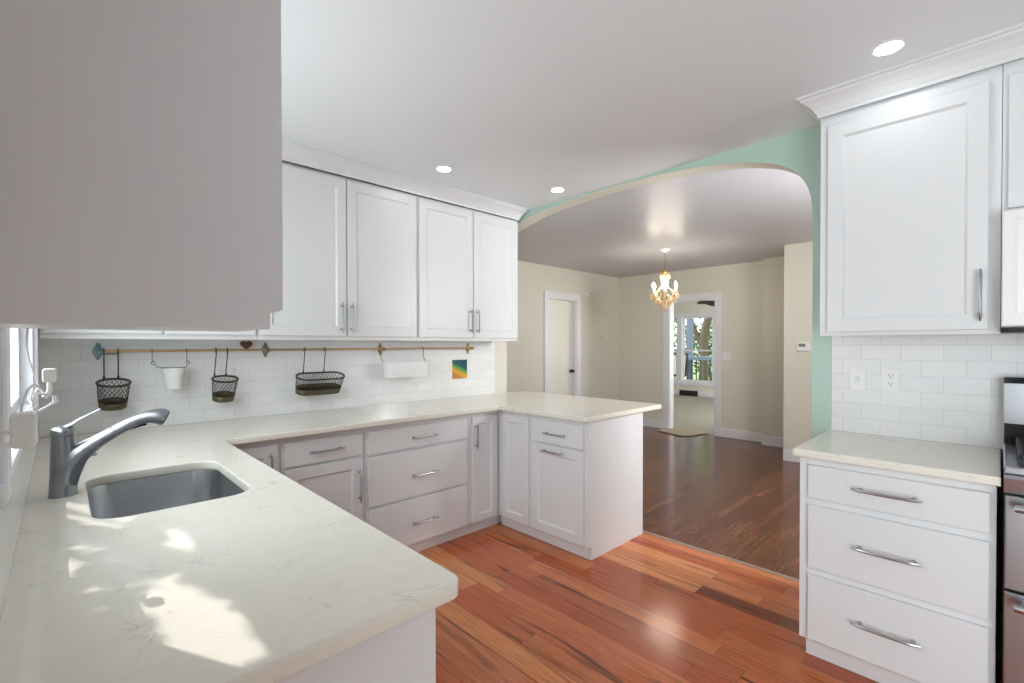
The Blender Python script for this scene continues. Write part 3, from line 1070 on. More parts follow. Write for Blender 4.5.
def bracket(x, m, teal=False, lab=None):
    bm = B()
    n = 32
    w_, h_ = (0.022, 0.045) if teal else (0.020, 0.047)
    rings = []
    for sc, y in ((1, -0.0065), (1, -0.010), (0.86, -0.014), (0.42, -0.016)):
        ring = []
        for k in range(n):
            a = 2 * PI * k / n
            lob = 0.80 + 0.20 * abs(math.cos(2 * a)) ** 1.5
            ring.append(Vector((x + w_ * sc * lob * math.cos(a), y, RZ + h_ * sc * lob * math.sin(a))))
        rings.append(ring)
    loops(bm, rings)
    lathe_axis(bm, [(0.010, 0), (0.012, 0.004), (0.007, 0.010), (0.007, 0.034), (0.011, 0.040), (0.0135, 0.046), (0.0135, 0.056), (0.009, 0.062), (0.002, 0.064)], (x, -0.014, RZ), (0, -1, 0), 14)
    o = obj('bracket', bm, m, t, True)
    if lab:
        o['label'] = lab


bracket(0.216, M['verdigris'], True, 'blue-green bracket at the left end')
bracket(1.012, M['pewter'], False, 'dull grey bracket')
bracket(1.806, M['brass'])
bracket(2.640, M['brass'])

# heart-shaped brown ornament resting on the rail
bm = B()
hx, hz = 0.890, RZ + 0.0075
pr_ = []
for k in range(40):
    a = 2 * PI * k / 40
    px_ = 16 * math.sin(a) ** 3
    pz_ = 13 * math.cos(a) - 5 * math.cos(2 * a) - 2 * math.cos(3 * a) - math.cos(4 * a)
    px_ = px_ * 0.0022
    pz_ = max(pz_, -12.0 + 0.12 * px_ * px_) * 0.00205 + 0.0246
    pr_.append((px_, pz_))
for_r = []
for sc, y in ((0.55, -0.012), (0.92, -0.009), (1, 0), (0.92, 0.009), (0.55, 0.012)):
    for_r.append([Vector((hx + p * sc, RY + y, hz + 0.028 + (q - 0.028) * sc)) for p, q in pr_])
loops(bm, for_r)
tag(obj('heart_ornament', bm, M['brown'], None, True), 'small brown heart-shaped ornament sitting on top of the brass rail', 'ornament')


# wire baskets
def stadium(cx, cy_, hw, hd, z, n=48):
    out = []
    ex = max(hw - hd, 0)
    per = 4 * ex + 2 * PI * hd
    for k in range(n):
        s = per * k / n
        if s < PI * hd:
            a = -PI / 2 + s / hd
            out.append(Vector((cx + ex + hd * math.cos(a), cy_ + hd * math.sin(a), z)))
        elif s < PI * hd + 2 * ex:
            out.append(Vector((cx + ex - (s - PI * hd), cy_ + hd, z)))
        elif s < 2 * PI * hd + 2 * ex:
            a = PI / 2 + (s - PI * hd - 2 * ex) / hd
            out.append(Vector((cx - ex + hd * math.cos(a), cy_ + hd * math.sin(a), z)))
        else:
            out.append(Vector((cx - ex + (s - 2 * PI * hd - 2 * ex), cy_ - hd, z)))
    return out


def basket(label, x0, x1, bx0, bx1, ztop, zbot, hd, hooks, ncell, nrow, bar, tilt):
    cx, cb = (x0 + x1) / 2, (bx0 + bx1) / 2
    hw, hb = (x1 - x0) / 2, (bx1 - bx0) / 2
    cy_ = RY - hd + 0.0
    t = thing('wire_basket', label, 'basket', (cx, cy_, zbot), 'dark wire baskets on the rail')
    zt_ = zbot + 0.034
    hdb = hd * hb / hw

    TM = Matrix.Translation((0, RY, ztop)) @ Matrix.Rotation(tilt, 4, 'X') @ Matrix.Translation((0, -RY, -ztop))

    def ring(z, n):
        k = (z - zbot) / (ztop - zbot)
        return [TM @ q for q in stadium(cb + (cx - cb) * k, cy_, hb + (hw - hb) * k, hdb + (hd - hdb) * k, z, n)]
    bm = B()
    tube(bm, ring(ztop, 40), 0.0055, 8, closed=True)
    obj('rim', bm, M['bronze'], t, True)
    bm = B()
    top, bot = ztop - 0.003, zt_ - 0.004
    for i in range(ncell):
        for s in (1, -1):
            pts = []
            for k in range(nrow + 1):
                z = bot + (top - bot) * k / nrow
                rg = ring(z, ncell * 2)
                pts.append(rg[(2 * i + s * k) % (ncell * 2)])
            tube(bm, pts, 0.0011, 4, cap=False)
    obj('wire_mesh', bm, M['iron'], t)
    bm = B()
    loops(bm, [ring(zbot, 40), ring(zbot + 0.003, 40), ring(zt_, 40)], cap=False)
    bm.faces.new(bm.verts[:40] if False else [v for v in bm.verts][:40])
    o = obj('tray', bm, M['olive'], t, True)
    sm = o.modifiers.new('thickness', 'SOLIDIFY')
    sm.thickness = 0.0016
    for hx_ in hooks:
        bm = B()
        lean = 0.008 if not bar else 0.0
        yb = RY - 0.004
        pts = [(hx_ - lean, yb, ztop + 0.002), (hx_ - lean, yb - 0.004, ztop + 0.03), (hx_, RY - 0.012, RZ - 0.02), (hx_, RY - 0.0125, RZ + 0.001)]
        for k in range(1, 7):
            a = PI - PI * k / 6
            pts.append((hx_, RY + 0.0125 * math.cos(a), RZ + 0.001 + 0.0125 * math.sin(a)))
        pts.append((hx_, RY + 0.0125, RZ - 0.012))
        tube(bm, pts, 0.0030, 8)
        lathe_axis(bm, [(0.002, 0), (0.0055, 0.004), (0.005, 0.016), (0.002, 0.026)], (hx_ - lean, yb, ztop - 0.004), (0, 0, 1), 8)
        obj('hook', bm, M['bronze'], t, True)
    if bar:
        bm = tube(B(), [(hooks[0], RY - 0.012, RZ - 0.014), (hooks[1], RY - 0.012, RZ - 0.014)], 0.003, 8)
        obj('cross_bar', bm, M['bronze'], t, True)
    return t


basket('larger round dark wire basket at the left end of the rail', 0.205, 0.336, 0.213, 0.323, 1.190, 1.058, 0.062, (0.236, 0.292), 20, 7, True, R(15))
basket('smaller round dark wire basket hanging left of the brown heart ornament', 0.700, 0.828, 0.706, 0.816, 1.182, 1.056, 0.058, (0.730, 0.788), 18, 7, False, R(15))
basket('long oval dark wire basket hanging in the middle of the rail', 1.165, 1.474, 1.170, 1.458, 1.178, 1.066, 0.058, (1.232, 1.366), 34, 5, False, R(20))

# white pail with a wire bail
t = thing('white_pail', 'small white round pail hanging by a wire bail between two wire baskets', 'pail', (0.518, -0.122, 1.127))
bm = lathe(B(), [(0.001, 0.0), (0.034, 0.0), (0.037, 0.004), (0.050, 0.088), (0.0515, 0.090), (0.053, 0.112), (0.0545, 0.114), (0.054, 0.117), (0.0515, 0.115), (0.048, 0.088), (0.034, 0.006), (0.001, 0.005)], (0.518, -0.122, 1.127), 32)
obj('pail', bm, M['enamel'], t, True)
bm = B()
zz = 1.243
pts = [(0.432, RY + 0.011, RZ + 0.006), (0.432, RY, RZ + 0.0135), (0.432, RY - 0.010, RZ + 0.010), (0.432, RY - 0.0135, RZ - 0.002), (0.432, RY - 0.012, 1.285), (0.432, -0.09, 1.272)]
tube(bm, pts, 0.0018, 6)
pts = [(0.586, RY + 0.011, RZ + 0.006), (0.586, RY, RZ + 0.0135), (0.586, RY - 0.010, RZ + 0.010), (0.586, RY - 0.0135, RZ - 0.002), (0.588, RY - 0.012, 1.285), (0.589, -0.09, 1.272)]
tube(bm, pts, 0.0018, 6)
for sx in (0.434, 0.590):
    ring = [(sx + 0.008 * math.cos(2 * PI * k / 14), -0.092, 1.268 + 0.008 * math.sin(2 * PI * k / 14)) for k in range(14)]
    tube(bm, ring, 0.0018, 6, closed=True)
tube(bm, [(0.438, -0.094, 1.260), (0.452, -0.10, 1.243), (0.459, -0.122, zz)], 0.0018, 6)
tube(bm, [(0.586, -0.094, 1.260), (0.580, -0.10, 1.243), (0.577, -0.122, zz)], 0.0018, 6)
ring = [(0.518 + 0.0575 * math.cos(2 * PI * k / 32), -0.122 + 0.0575 * math.sin(2 * PI * k / 32), 1.2425) for k in range(32)]
tube(bm, ring, 0.0018, 6, closed=True)
obj('wire_bail', bm, M['wire'], t, True)

# white oval bin
t = thing('white_bin', 'long white oval bin hanging near the right end of the brass rail', 'bin', (1.965, -0.122, 1.12))
bm = B()
rings = []
for ins, z in ((0.02, 1.121), (0.012, 1.122), (0.008, 1.126), (0.0, 1.225), (-0.004, 1.228), (-0.005, 1.236), (-0.002, 1.239), (0.003, 1.236), (0.011, 1.13), (0.03, 1.126)):
    rings.append(stadium(1.963, -0.122, 0.190 - ins, 0.055 - ins * 0.8, z, 56))
loops(bm, rings)
obj('bin', bm, M['enamel'], t, True)
for sx, m_ in ((1.776, M['brass']), (2.140, M['wire'])):
    bm = B()
    pts = [(sx, RY + 0.0125, RZ - 0.004), (sx, RY + 0.010, RZ + 0.008), (sx, RY, RZ + 0.0155), (sx, RY - 0.011, RZ + 0.010), (sx, RY - 0.0135, RZ - 0.002), (sx + 0.003, RY - 0.015, 1.30), (sx - 0.004, RY - 0.018, 1.27), (sx + 0.006, RY - 0.026, 1.245), (sx + 0.010, RY - 0.018, 1.236)]
    tube(bm, pts, 0.0026, 8)
    obj('hook', bm, m_, t, True)

# painted card on the tile
bm = box(B(), 2.474, 2.632, -0.0085, -0.0065, 1.073, 1.234)
tag(obj('art_card', bm, M['card'], None, loc=(2.553, -0.0075, 1.153)), 'small square card with teal, green and yellow bands stuck on the tile', 'card')


# ------------------------------------------------------------------ outlets and switches
def plate(name, label, cat, fr, uc, vc, w0, kind, group=None, wd=0.072, ht=0.115):
    t = thing(name, label, cat, P3(fr, uc, vc, w0), group)
    bm = panel(B(), fr, uc - wd / 2, uc + wd / 2, vc - ht / 2, vc + ht / 2, w0, [(0, 0), (0, 0.003), (0.004, 0.006)])
    obj('cover_plate', bm, M['plastic'], t)
    if kind == 'outlet':
        for s in (-1, 1):
            cv = vc + s * 0.0195
            bm = panel(B(), fr, uc - 0.016, uc + 0.016, cv - 0.014, cv + 0.014, w0 + 0.006, [(0, 0), (0.0, 0.0015), (0.001, 0.002)])
            so_ = obj('socket', bm, M['plastic'], t)
            bm = B()
            for du, dv, a, b_ in ((-0.0065, 0.004, 0.0012, 0.005), (0.0065, 0.004, 0.0012, 0.004), (0, -0.007, 0.0025, 0.0025)):
                panel(bm, fr, uc + du - a, uc + du + a, cv + dv - b_, cv + dv + b_, w0 + 0.0078, [(0, 0), (0, 0.0006)])
            obj('slots', bm, M['slot'], so_)
    elif kind == 'toggle':
        bm = B()
        q = [(-0.005, -0.008, 0.0), (0.005, -0.008, 0.0), (0.005, 0.010, 0.0), (-0.005, 0.010, 0.0)]
        loops(bm, [[P3(fr, uc + a, vc + b_, w0 + 0.006) for a, b_, _ in q], [P3(fr, uc + a * 0.8, vc + b_ * 0.5 - 0.007, w0 + 0.017) for a, b_, _ in q]])
        obj('toggle', bm, M['plastic'], t)
        bm = panel(B(), fr, uc - 0.007, uc + 0.007, vc - 0.013, vc + 0.013, w0 + 0.006, [(0, 0), (0, 0.0004)])
        obj('toggle_slot', bm, simple('switch_recess', srgb(190, 190, 188), 0.5), t)
    elif kind == 'rocker':
        bm = panel(B(), fr, uc - 0.016, uc + 0.016, vc - 0.033, vc + 0.033, w0 + 0.006, [(0, 0), (0, 0.002), (0.002, 0.003)])
        obj('rocker', bm, M['plastic'], t)
    return t


TW = -(EX - 0.006)
plate('light_switch', 'white toggle light switch plate on the tile nearest the mint wall', 'switch', EAST, 2.728, 1.186, TW, 'toggle')
plate('power_outlet', 'white power outlet on the tile above the short worktop', 'outlet', EAST, 2.860, 1.189, TW, 'outlet')
plate('power_outlet', 'white power outlet on the tile partly behind the smaller round basket', 'outlet', RAIL, 0.838, 1.192, 0.006, 'outlet')
plate('power_outlet', 'white power outlet on the tile behind the right end of the white oval bin', 'outlet', RAIL, 2.236, 1.180, 0.006, 'outlet')
plate('light_switch', 'white rocker light switch on the dining room wall right of the doorway', 'switch', EAST, 0.456, 1.19, -DXE, 'rocker', wd=0.12, ht=0.12)

# thermostat on the projecting dining wall
t = thing('thermostat', 'small white thermostat on the projecting cream wall beside the arch', 'thermostat', (6.20, -1.672, 1.335))
bm = panel(B(), EAST, 1.605, 1.740, 1.286, 1.386, -6.20, [(0, 0), (0, 0.018), (0.005, 0.024)])
obj('housing', bm, M['plastic'], t)
bm = panel(B(), EAST, 1.622, 1.69, 1.335, 1.37, -6.20 + 0.024, [(0, 0), (0, 0.001)])
obj('display', bm, simple('grey_display', srgb(120, 124, 122), 0.3), t)
# door chime beside the closed door
t = thing('door_chime', 'small pale round sensor high on the wall beside the closed white door', 'sensor', (6.22, DN, 2.18))
bm = lathe_axis(B(), [(0.002, 0), (0.055, 0), (0.055, 0.012), (0.045, 0.03), (0.002, 0.036)], (6.22, DN, 2.185), (0, -1, 0), 20)
obj('housing', bm, M['plastic'], t, True)
bm = lathe_axis(B(), [(0.002, 0.036), (0.016, 0.036), (0.014, 0.042), (0.002, 0.043)], (6.22, DN, 2.185), (0, -1, 0), 12)
obj('lens', bm, simple('grey_lens', srgb(150, 146, 138), 0.3), t, True)
# flush access panel
t = thing('access_panel', 'flush cream access panel outlined on the wall near the dining corner', 'panel', (6.64, DN, 1.42))
obj('panel_board', panel(B(), RAIL, 6.55, 6.73, 1.28, 1.56, -DN, [(0, 0), (0, 0.008), (0.006, 0.012)]), M['cream'], t)
obj('latch', panel(B(), RAIL, 6.56, 6.567, 1.44, 1.53, -DN + 0.012, [(0, 0), (0, 0.003)]), simple('grey_latch', srgb(140, 134, 122), 0.5), t)

# window-wall outlet with adapter and cable
plate('power_outlet', 'white power outlet on the window wall at the left picture edge', 'outlet', SINKF, -2.185, 1.155, WX, 'outlet', wd=0.075, ht=0.17)
t = thing('power_adapter', 'white plug-in power adapter with a looped cable beside the kitchen window', 'adapter', (0.03, -2.165, 1.2))
bm = box(B(), 0.018, 0.048, -2.185, -2.145, 1.203, 1.258, 0.007, 3)
obj('adapter_body', bm, M['plastic'], t, True)
bm = B()
box(bm, 0.002, 0.019, -2.172, -2.160, 1.205, 1.211)
box(bm, 0.002, 0.019, -2.172, -2.160, 1.225, 1.231)
obj('prongs', bm, M['plastic'], t)
cp = [(0.030, -2.165, 1.256), (0.031, -2.15, 1.268), (0.036, -2.12, 1.290), (0.042, -2.06, 1.296), (0.046, -1.99, 1.285)]
k0 = Vector((0.049, -1.95, 1.255))
for k in range(1, 34):
    a = 2 * PI * k / 11 + PI / 2
    rr = 0.017 + 0.004 * math.sin(k * 1.7)
    cp.append((k0.x + rr * math.cos(a) + 0.003 * math.sin(k), k0.y + 0.012 * math.sin(k * 0.9), k0.z + rr * math.sin(a)))
cp += [(0.046, -1.95, 1.28), (0.040, -1.97, 1.31), (0.034, -2.0, 1.335), (0.034, -2.08, 1.36), (0.038, -2.18, 1.376), (0.041, -2.24, 1.3875)]
obj('cable', tube(B(), cp, 0.0017, 6), simple('grey_white_cable', srgb(220, 220, 220), 0.4), t, True)
bm = box(B(), 0.050, 0.070, -1.965, -1.935, 1.292, 1.318, 0.004, 2)
tube(bm, [(0.060, -1.95, 1.293), (0.060, -1.95, 1.275), (0.052, -1.95, 1.262)], 0.004, 8)
obj('inline_plug', bm, M['plastic'], t, True)


# ------------------------------------------------------------------ ceiling downlights
def downlight(label, x, y, rr=0.044):
    t = thing('ceiling_downlight', label, 'ceiling light', (x, y, H), 'recessed ceiling downlights')
    bm = B()
    prof = [(rr + 0.014, 0.0), (rr + 0.014, -0.003), (rr + 0.004, -0.006), (rr, -0.004), (rr, 0.0)]
    lathe(bm, prof, (x, y, H), 32, cap=False)
    obj('trim_ring', bm, M['trim'], t, True)
    bm = lathe(B(), [(0.001, -0.003), (rr, -0.003), (rr, -0.001), (0.001, -0.001)], (x, y, H), 32)
    obj('lens', bm, M['lamp'], t)


downlight('lit recessed ceiling downlight near the right wall cabinet', 2.414, -2.917)
downlight('lit recessed ceiling downlight above the double-door wall cabinets', 1.905, -0.685)
downlight('lit recessed ceiling downlight by the left foot of the mint arch', 2.765, -0.925)

# ------------------------------------------------------------------ chandelier
CX_, CY_ = 5.40, -0.385
t = thing('chandelier', 'lit gold and crystal candle chandelier hanging in the dining room', 'chandelier', (CX_, CY_, H))
bm = lathe(B(), [(0.001, 0), (0.062, 0), (0.062, -0.006), (0.05, -0.02), (0.018, -0.03), (0.012, -0.045), (0.001, -0.046)], (CX_, CY_, H), 24)
obj('canopy', bm, M['trim'], t, True)
bm = B()
z = H - 0.045
k = 0
while z > 2.27:
    ring = []
    for j in range(12):
        a = 2 * PI * j / 12
        dx, dz = 0.006 * math.cos(a), 0.014 * math.sin(a)
        ring.append((CX_ + (dx if k % 2 else 0), CY_ + (0 if k % 2 else dx), z - 0.012 + dz))
    tube(bm, ring, 0.0018, 5, closed=True)
    z -= 0.023
    k += 1
obj('chain', bm, M['gold'], t, True)
bm = lathe(B(), [(0.001, 2.27), (0.010, 2.268), (0.035, 2.255), (0.052, 2.235), (0.050, 2.225), (0.022, 2.212), (0.012, 2.19), (0.010, 2.12), (0.020, 2.10), (0.026, 2.085), (0.018, 2.065), (0.010, 2.05), (0.012, 1.98), (0.034, 1.96), (0.044, 1.94), (0.030, 1.915), (0.014, 1.90), (0.012, 1.87), (0.024, 1.85), (0.018, 1.835), (0.001, 1.82)], (CX_, CY_, 0), 24)
obj('stem', bm, M['gold'], t, True)


def drop(bm, p, s=1.0):
    x, y, z = p
    n = 6
    rings = []
    for rr, dz in ((0.0012, 0), (0.0075, -0.012), (0.0095, -0.024), (0.006, -0.036), (0.0008, -0.046)):
        rings.append([Vector((x + rr * s * math.cos(2 * PI * k / n), y + rr * s * math.sin(2 * PI * k / n), z + dz * s)) for k in range(n)])
    loops(bm, rings)


NA = 6
tips = []
for i in range(NA):
    a = 2 * PI * i / NA + 0.42
    ca, sa = math.cos(a), math.sin(a)
    bm = B()
    pts = []
    for d_, z in ((0.02, 1.945), (0.05, 1.915), (0.085, 1.905), (0.12, 1.925), (0.142, 1.955), (0.148, 1.975)):
        pts.append((CX_ + ca * d_, CY_ + sa * d_, z))
    tube(bm, pts, [0.006, 0.0055, 0.005, 0.005, 0.005, 0.006], 8)
    arm = obj('arm', bm, M['gold'], t, True)
    tip = Vector((CX_ + ca * 0.148, CY_ + sa * 0.148, 1.975))
    tips.append(tip)
    bm = lathe(B(), [(0.004, 0), (0.016, 0.004), (0.034, 0.010), (0.036, 0.013), (0.016, 0.012), (0.004, 0.014)], tip, 18)
    obj('drip_pan', bm, M['crystal'], arm, True)
    bm = lathe(B(), [(0.001, 0.012), (0.0105, 0.012), (0.0105, 0.072), (0.001, 0.073)], tip, 12)
    obj('candle', bm, simple('ivory_candle_sleeve', srgb(240, 226, 196), 0.5), arm, True)
    bm = lathe(B(), [(0.001, 0.073), (0.006, 0.075), (0.0125, 0.095), (0.012, 0.108), (0.006, 0.130), (0.001, 0.142)], tip, 12)
    obj('bulb', bm, M['bulb'], arm, True)
# bead swags: strings of small beads from the crown to the arms
for i in range(NA):
    a = 2 * PI * i / NA + 0.42
    bm = B()
    n = 15
    for k in range(n + 1):
        s = k / n
        rr = 0.045 + (0.135 - 0.045) * s - 0.05 * math.sin(PI * s)
        z = 2.228 - (2.228 - 1.985) * s - 0.03 * math.sin(PI * s)
        bmesh.ops.create_icosphere(bm, subdivisions=1, radius=0.0105, matrix=Matrix.Translation((CX_ + rr * math.cos(a), CY_ + rr * math.sin(a), z)))
    obj('bead_string', bm, M['crystal'], t)
    bm = B()
    b2 = 2 * PI * (i + 1) / NA + 0.42
    for k in range(9):
        s = (k + 0.5) / 9
        p = Vector((math.cos(a), math.sin(a), 0)).lerp(Vector((math.cos(b2), math.sin(b2), 0)), s) * 0.148
        bmesh.ops.create_icosphere(bm, subdivisions=1, radius=0.0095, matrix=Matrix.Translation((CX_ + p.x, CY_ + p.y, 1.975 - 0.045 * math.sin(PI * s))))
    obj('bead_swag', bm, M['crystal'], t)
bm = B()
drop(bm, (0, 0, 0))
dm = obj('crystal_drop', bm, M['crystal'], t, loc=(0, 0, 0))
dm.location = Vector((CX_ + 0.148, CY_, 1.97)) - t.location
rd = random.Random(3)
spots = []
for tip in tips:
    for k in range(4):
        a = 2 * PI * k / 4 + rd.random()
        spots.append((tip.x + 0.032 * math.cos(a), tip.y + 0.032 * math.sin(a), 1.985))
for n_, rr, z in ((12, 0.10, 1.955), (10, 0.062, 1.905), (8, 0.034, 1.865), (8, 0.05, 2.225), (6, 0.02, 1.845), (10, 0.12, 1.92), (8, 0.028, 2.17), (8, 0.03, 2.12)):
    for k in range(n_):
        a = 2 * PI * k / n_ + rr * 20
        spots.append((CX_ + rr * math.cos(a), CY_ + rr * math.sin(a), z))
for i, p in enumerate(spots):
    o = dm if i == 0 else dm.copy()
    if i:
        COL.objects.link(o)
        o.parent = t
    o.location = Vector(p) - t.location
    o.rotation_euler = (0, 0, rd.random() * 3)
    s = rd.uniform(1.3, 1.9)
    o.scale = (s, s, s)

# ------------------------------------------------------------------ range, microwave
t = thing('kitchen_range', 'stainless double-oven gas range cut off by the right picture edge', 'range', (2.66, -3.62, 0))
y0, y1 = -4.0, -3.238
bm = box(B(), 2.37, 2.955, y0, y1, 0.02, 0.928)
obj('body', bm, M['iron'], t)
obj('cooktop', box(B(), 2.352, 2.89, y0, y1, 0.929, 0.954, 0.004), M['steel'], t)
bm = prism(B(), [(2.345, 0.868), (2.3695, 0.868), (2.3695, 0.928), (2.345, 0.928), (2.334, 0.918)], 'y', y0, y1)
cpn = obj('control_panel', bm, M['steel'], t)
for k in range(5):
    yy = y1 - 0.09 - k * 0.145
    bm = lathe_axis(B(), [(0.002, 0), (0.022, 0), (0.022, 0.008), (0.017, 0.012), (0.016, 0.030), (0.002, 0.032)], (2.342, yy, 0.895), (-1, 0, 0.1), 16)
    obj('knob', bm, M['nickel'], cpn, True)
for nm, z0, z1 in (('oven_door', 0.548, 0.860), ('oven_door', 0.13, 0.538)):
    bm = panel(B(), EAST, -y1 + 0.003, -y0 - 0.003, z0, z1, -2.37, [(0, 0), (0, 0.026), (0.004, 0.03), (0.05, 0.03), (0.051, 0.028)])
    od = obj(nm, bm, M['steel'], t)
    bm = panel(B(), EAST, -y1 + 0.07, -y0 - 0.07, z0 + 0.05, z1 - 0.085, -2.342 + 0.0, [(0, 0), (0, 0.002)])
    obj('oven_window', bm, M['dglass'], od)
    bm = B()
    hz_ = z1 - 0.028
    tube(bm, [(2.296, y1 - 0.025, hz_), (2.296, y0 + 0.025, hz_)], 0.013, 14)
    for yy in (y1 - 0.05, y0 + 0.05):
        tube(bm, [(2.341, yy, hz_), (2.296, yy, hz_)], 0.010, 10)
    obj('oven_handle', bm, M['steel'], od, True)
obj('bottom_panel', box(B(), 2.36, 2.372, y0, y1, 0.03, 0.12), M['iron'], t)
bm = prism(B(), [(2.90, 0.93), (2.955, 0.93), (2.975, 0.93), (2.975, 1.215), (2.93, 1.225), (2.905, 1.20)], 'y', y0, y1)
bgd = obj('backguard', bm, M['steel'], t)
obj('backguard_base', box(B(), 2.895, 2.903, y0 + 0.002, y1 - 0.002, 0.932, 1.035), M['black'], bgd)
obj('display', box(B(), 2.899, 2.909, y0 + 0.10, y1 - 0.075, 1.07, 1.175), M['dglass'], bgd)
bm = B()
for gy in (y1 - 0.04, y1 - 0.20, y1 - 0.38, y1 - 0.56, y0 + 0.04):
    box(bm, 2.40, 2.86, gy - 0.006, gy + 0.006, 0.975, 0.990, 0.002)
for gx in (2.40, 2.46, 2.52, 2.58, 2.64, 2.70, 2.76, 2.82, 2.86):
    box(bm, gx - 0.005, gx + 0.005, y0 + 0.04, y1 - 0.04, 0.976, 0.991, 0.002)
for gx in (2.40, 2.86):
    for gy in (y1 - 0.04, y1 - 0.38, y0 + 0.04):
        box(bm, gx - 0.006, gx + 0.006, gy - 0.006, gy + 0.006, 0.954, 0.976)
obj('grate', bm, M['iron'], t)
for gx in (2.50, 2.75):
    for gy in (y1 - 0.19, y0 + 0.19):
        bm = lathe(B(), [(0.001, 0.954), (0.045, 0.954), (0.045, 0.963), (0.03, 0.971), (0.001, 0.972)], (gx, gy, 0), 20)
        obj('burner', bm, M['black'], t, True)

t = thing('microwave', 'white over-range microwave with a framed door at the right picture edge', 'microwave', (2.79, -3.6, 1.41))
y0, y1 = -3.985, -3.2285
obj('body', box(B(), 2.622, EX - 0.008, y0, y1, 1.425, 1.858, 0.003), M['plastic'], t)
bm = panel(B(), EAST, -y1, -y0 - 0.19, 1.428, 1.855, -2.622, [(0, 0), (0, 0.02), (0.004, 0.025), (0.030, 0.025), (0.042, 0.020), (0.052, 0.018), (0.058, 0.0165), (0.066, 0.0165)])
dr = obj('door', bm, M['plastic'], t)
obj('window', panel(B(), EAST, -y1 + 0.075, -y0 - 0.265, 1.51, 1.775, -2.6055, [(0, 0), (0, 0.0008)]), simple('grey_microwave_window', srgb(196, 196, 198), 0.15), dr)
obj('keypad', panel(B(), EAST, -y0 - 0.186, -y0, 1.428, 1.855, -2.622, [(0, 0), (0, 0.02), (0.004, 0.025)]), M['plastic'], t)
obj('vent_base', box(B(), 2.615, EX - 0.03, y0 + 0.004, y1 - 0.004, 1.405, 1.4245), M['black'], t)

# ------------------------------------------------------------------ dining / far room things
# loose carpet remnant lying through the doorway
bm = B()
poly = [(7.30, 0.46), (6.86, 0.52), (6.70, 0.06), (6.80, -0.06), (7.15, -0.12), (7.30, -0.12)]
loops(bm, [[Vector((p[0], p[1], 0.0065)) for p in poly], [Vector((p[0], p[1], 0.016)) for p in poly]])
tag(obj('carpet_remnant', bm, simple('taupe_carpet', srgb(170, 158, 138), 0.95, bump=0.6, bscale=400)), 'loose taupe carpet piece lying across the doorway onto the dark wood floor', 'carpet')
# dark register against the far wall
t = thing('floor_register', 'dark metal heating register low on the wall under the far window', 'register', (12.06, 2.55, 0.05))
bm = box(B(), FX - 0.05, FX - 0.018, 2.25, 2.74, 0.008, 0.145, 0.004)
obj('housing', bm, M['vent'], t)
bm = B()
for k in range(9):
    box(bm, FX - 0.054, FX - 0.05, 2.28 + k * 0.05, 2.31 + k * 0.05, 0.03, 0.125)
obj('grille', bm, M['iron'], t)
# ceiling fan in the far room
FC = Vector((9.2, 0.25, 0))
t = thing('ceiling_fan', 'dark ceiling fan blade showing at the top of the far doorway', 'ceiling fan', (FC.x, FC.y, H))
bm = lathe(B(), [(0.001, H), (0.07, H), (0.06, H - 0.04), (0.016, H - 0.06), (0.016, H - 0.30), (0.09, H - 0.34), (0.11, H - 0.40), (0.09, H - 0.46), (0.05, H - 0.49), (0.001, H - 0.495)], FC, 24)
obj('motor', bm, M['iron'], t, True)
for k in range(5):
    a = R(135 + 72 * k)
    dvec, nvec = Vector((math.cos(a), math.sin(a), 0)), Vector((-math.sin(a), math.cos(a), 0))
    rings = []
    for d_, w_ in ((0.09, 0.03), (0.17, 0.06), (0.25, 0.085), (0.62, 0.095), (0.66, 0.08), (0.67, 0.03)):
        c_ = FC + dvec * d_ + Vector((0, 0, H - 0.372))
        tl = Vector((0, 0, 0.22))
        rings.append([c_ + (nvec + tl) * w_, c_ - (nvec + tl) * w_, c_ - (nvec + tl) * w_ + Vector((0, 0, 0.007)), c_ + (nvec + tl) * w_ + Vector((0, 0, 0.007))])
    obj('blade', loops(B(), rings), M['fanblade'], t)

# ------------------------------------------------------------------ porch and garden seen through the far window
t = thing('porch_railing', 'blue-grey painted porch railing with thin balusters beyond the far window', 'railing', (14.6, 3.0, -0.08))
bm = box(B(), 14.55, 14.65, 1.3, 6.6, 0.86, 0.99, 0.01)
obj('top_rail', bm, M['porch'], t)
obj('bottom_rail', box(B(), 14.57, 14.63, 1.3, 6.6, 0.02, 0.09), M['porch'], t)
bm = B()
for k in range(36):
    yy = 1.42 + k * 0.145
    box(bm, 14.585, 14.615, yy - 0.015, yy + 0.015, 0.09, 0.86)
o = obj('balusters', bm, simple('dark_baluster_paint', srgb(60, 66, 74), 0.5), t)
o['kind'] = 'stuff'
t = thing('porch_post', 'square blue-grey porch post left of the garden tree outside', 'post', (14.8, 3.75, -0.08))
obj('shaft', box(B(), 14.70, 14.86, 3.67, 3.83, 0.12, 2.9, 0.01), M['porch'], t)
obj('plinth', box(B(), 14.68, 14.88, 3.65, 3.85, -0.08, 0.12, 0.01), M['porch'], t)


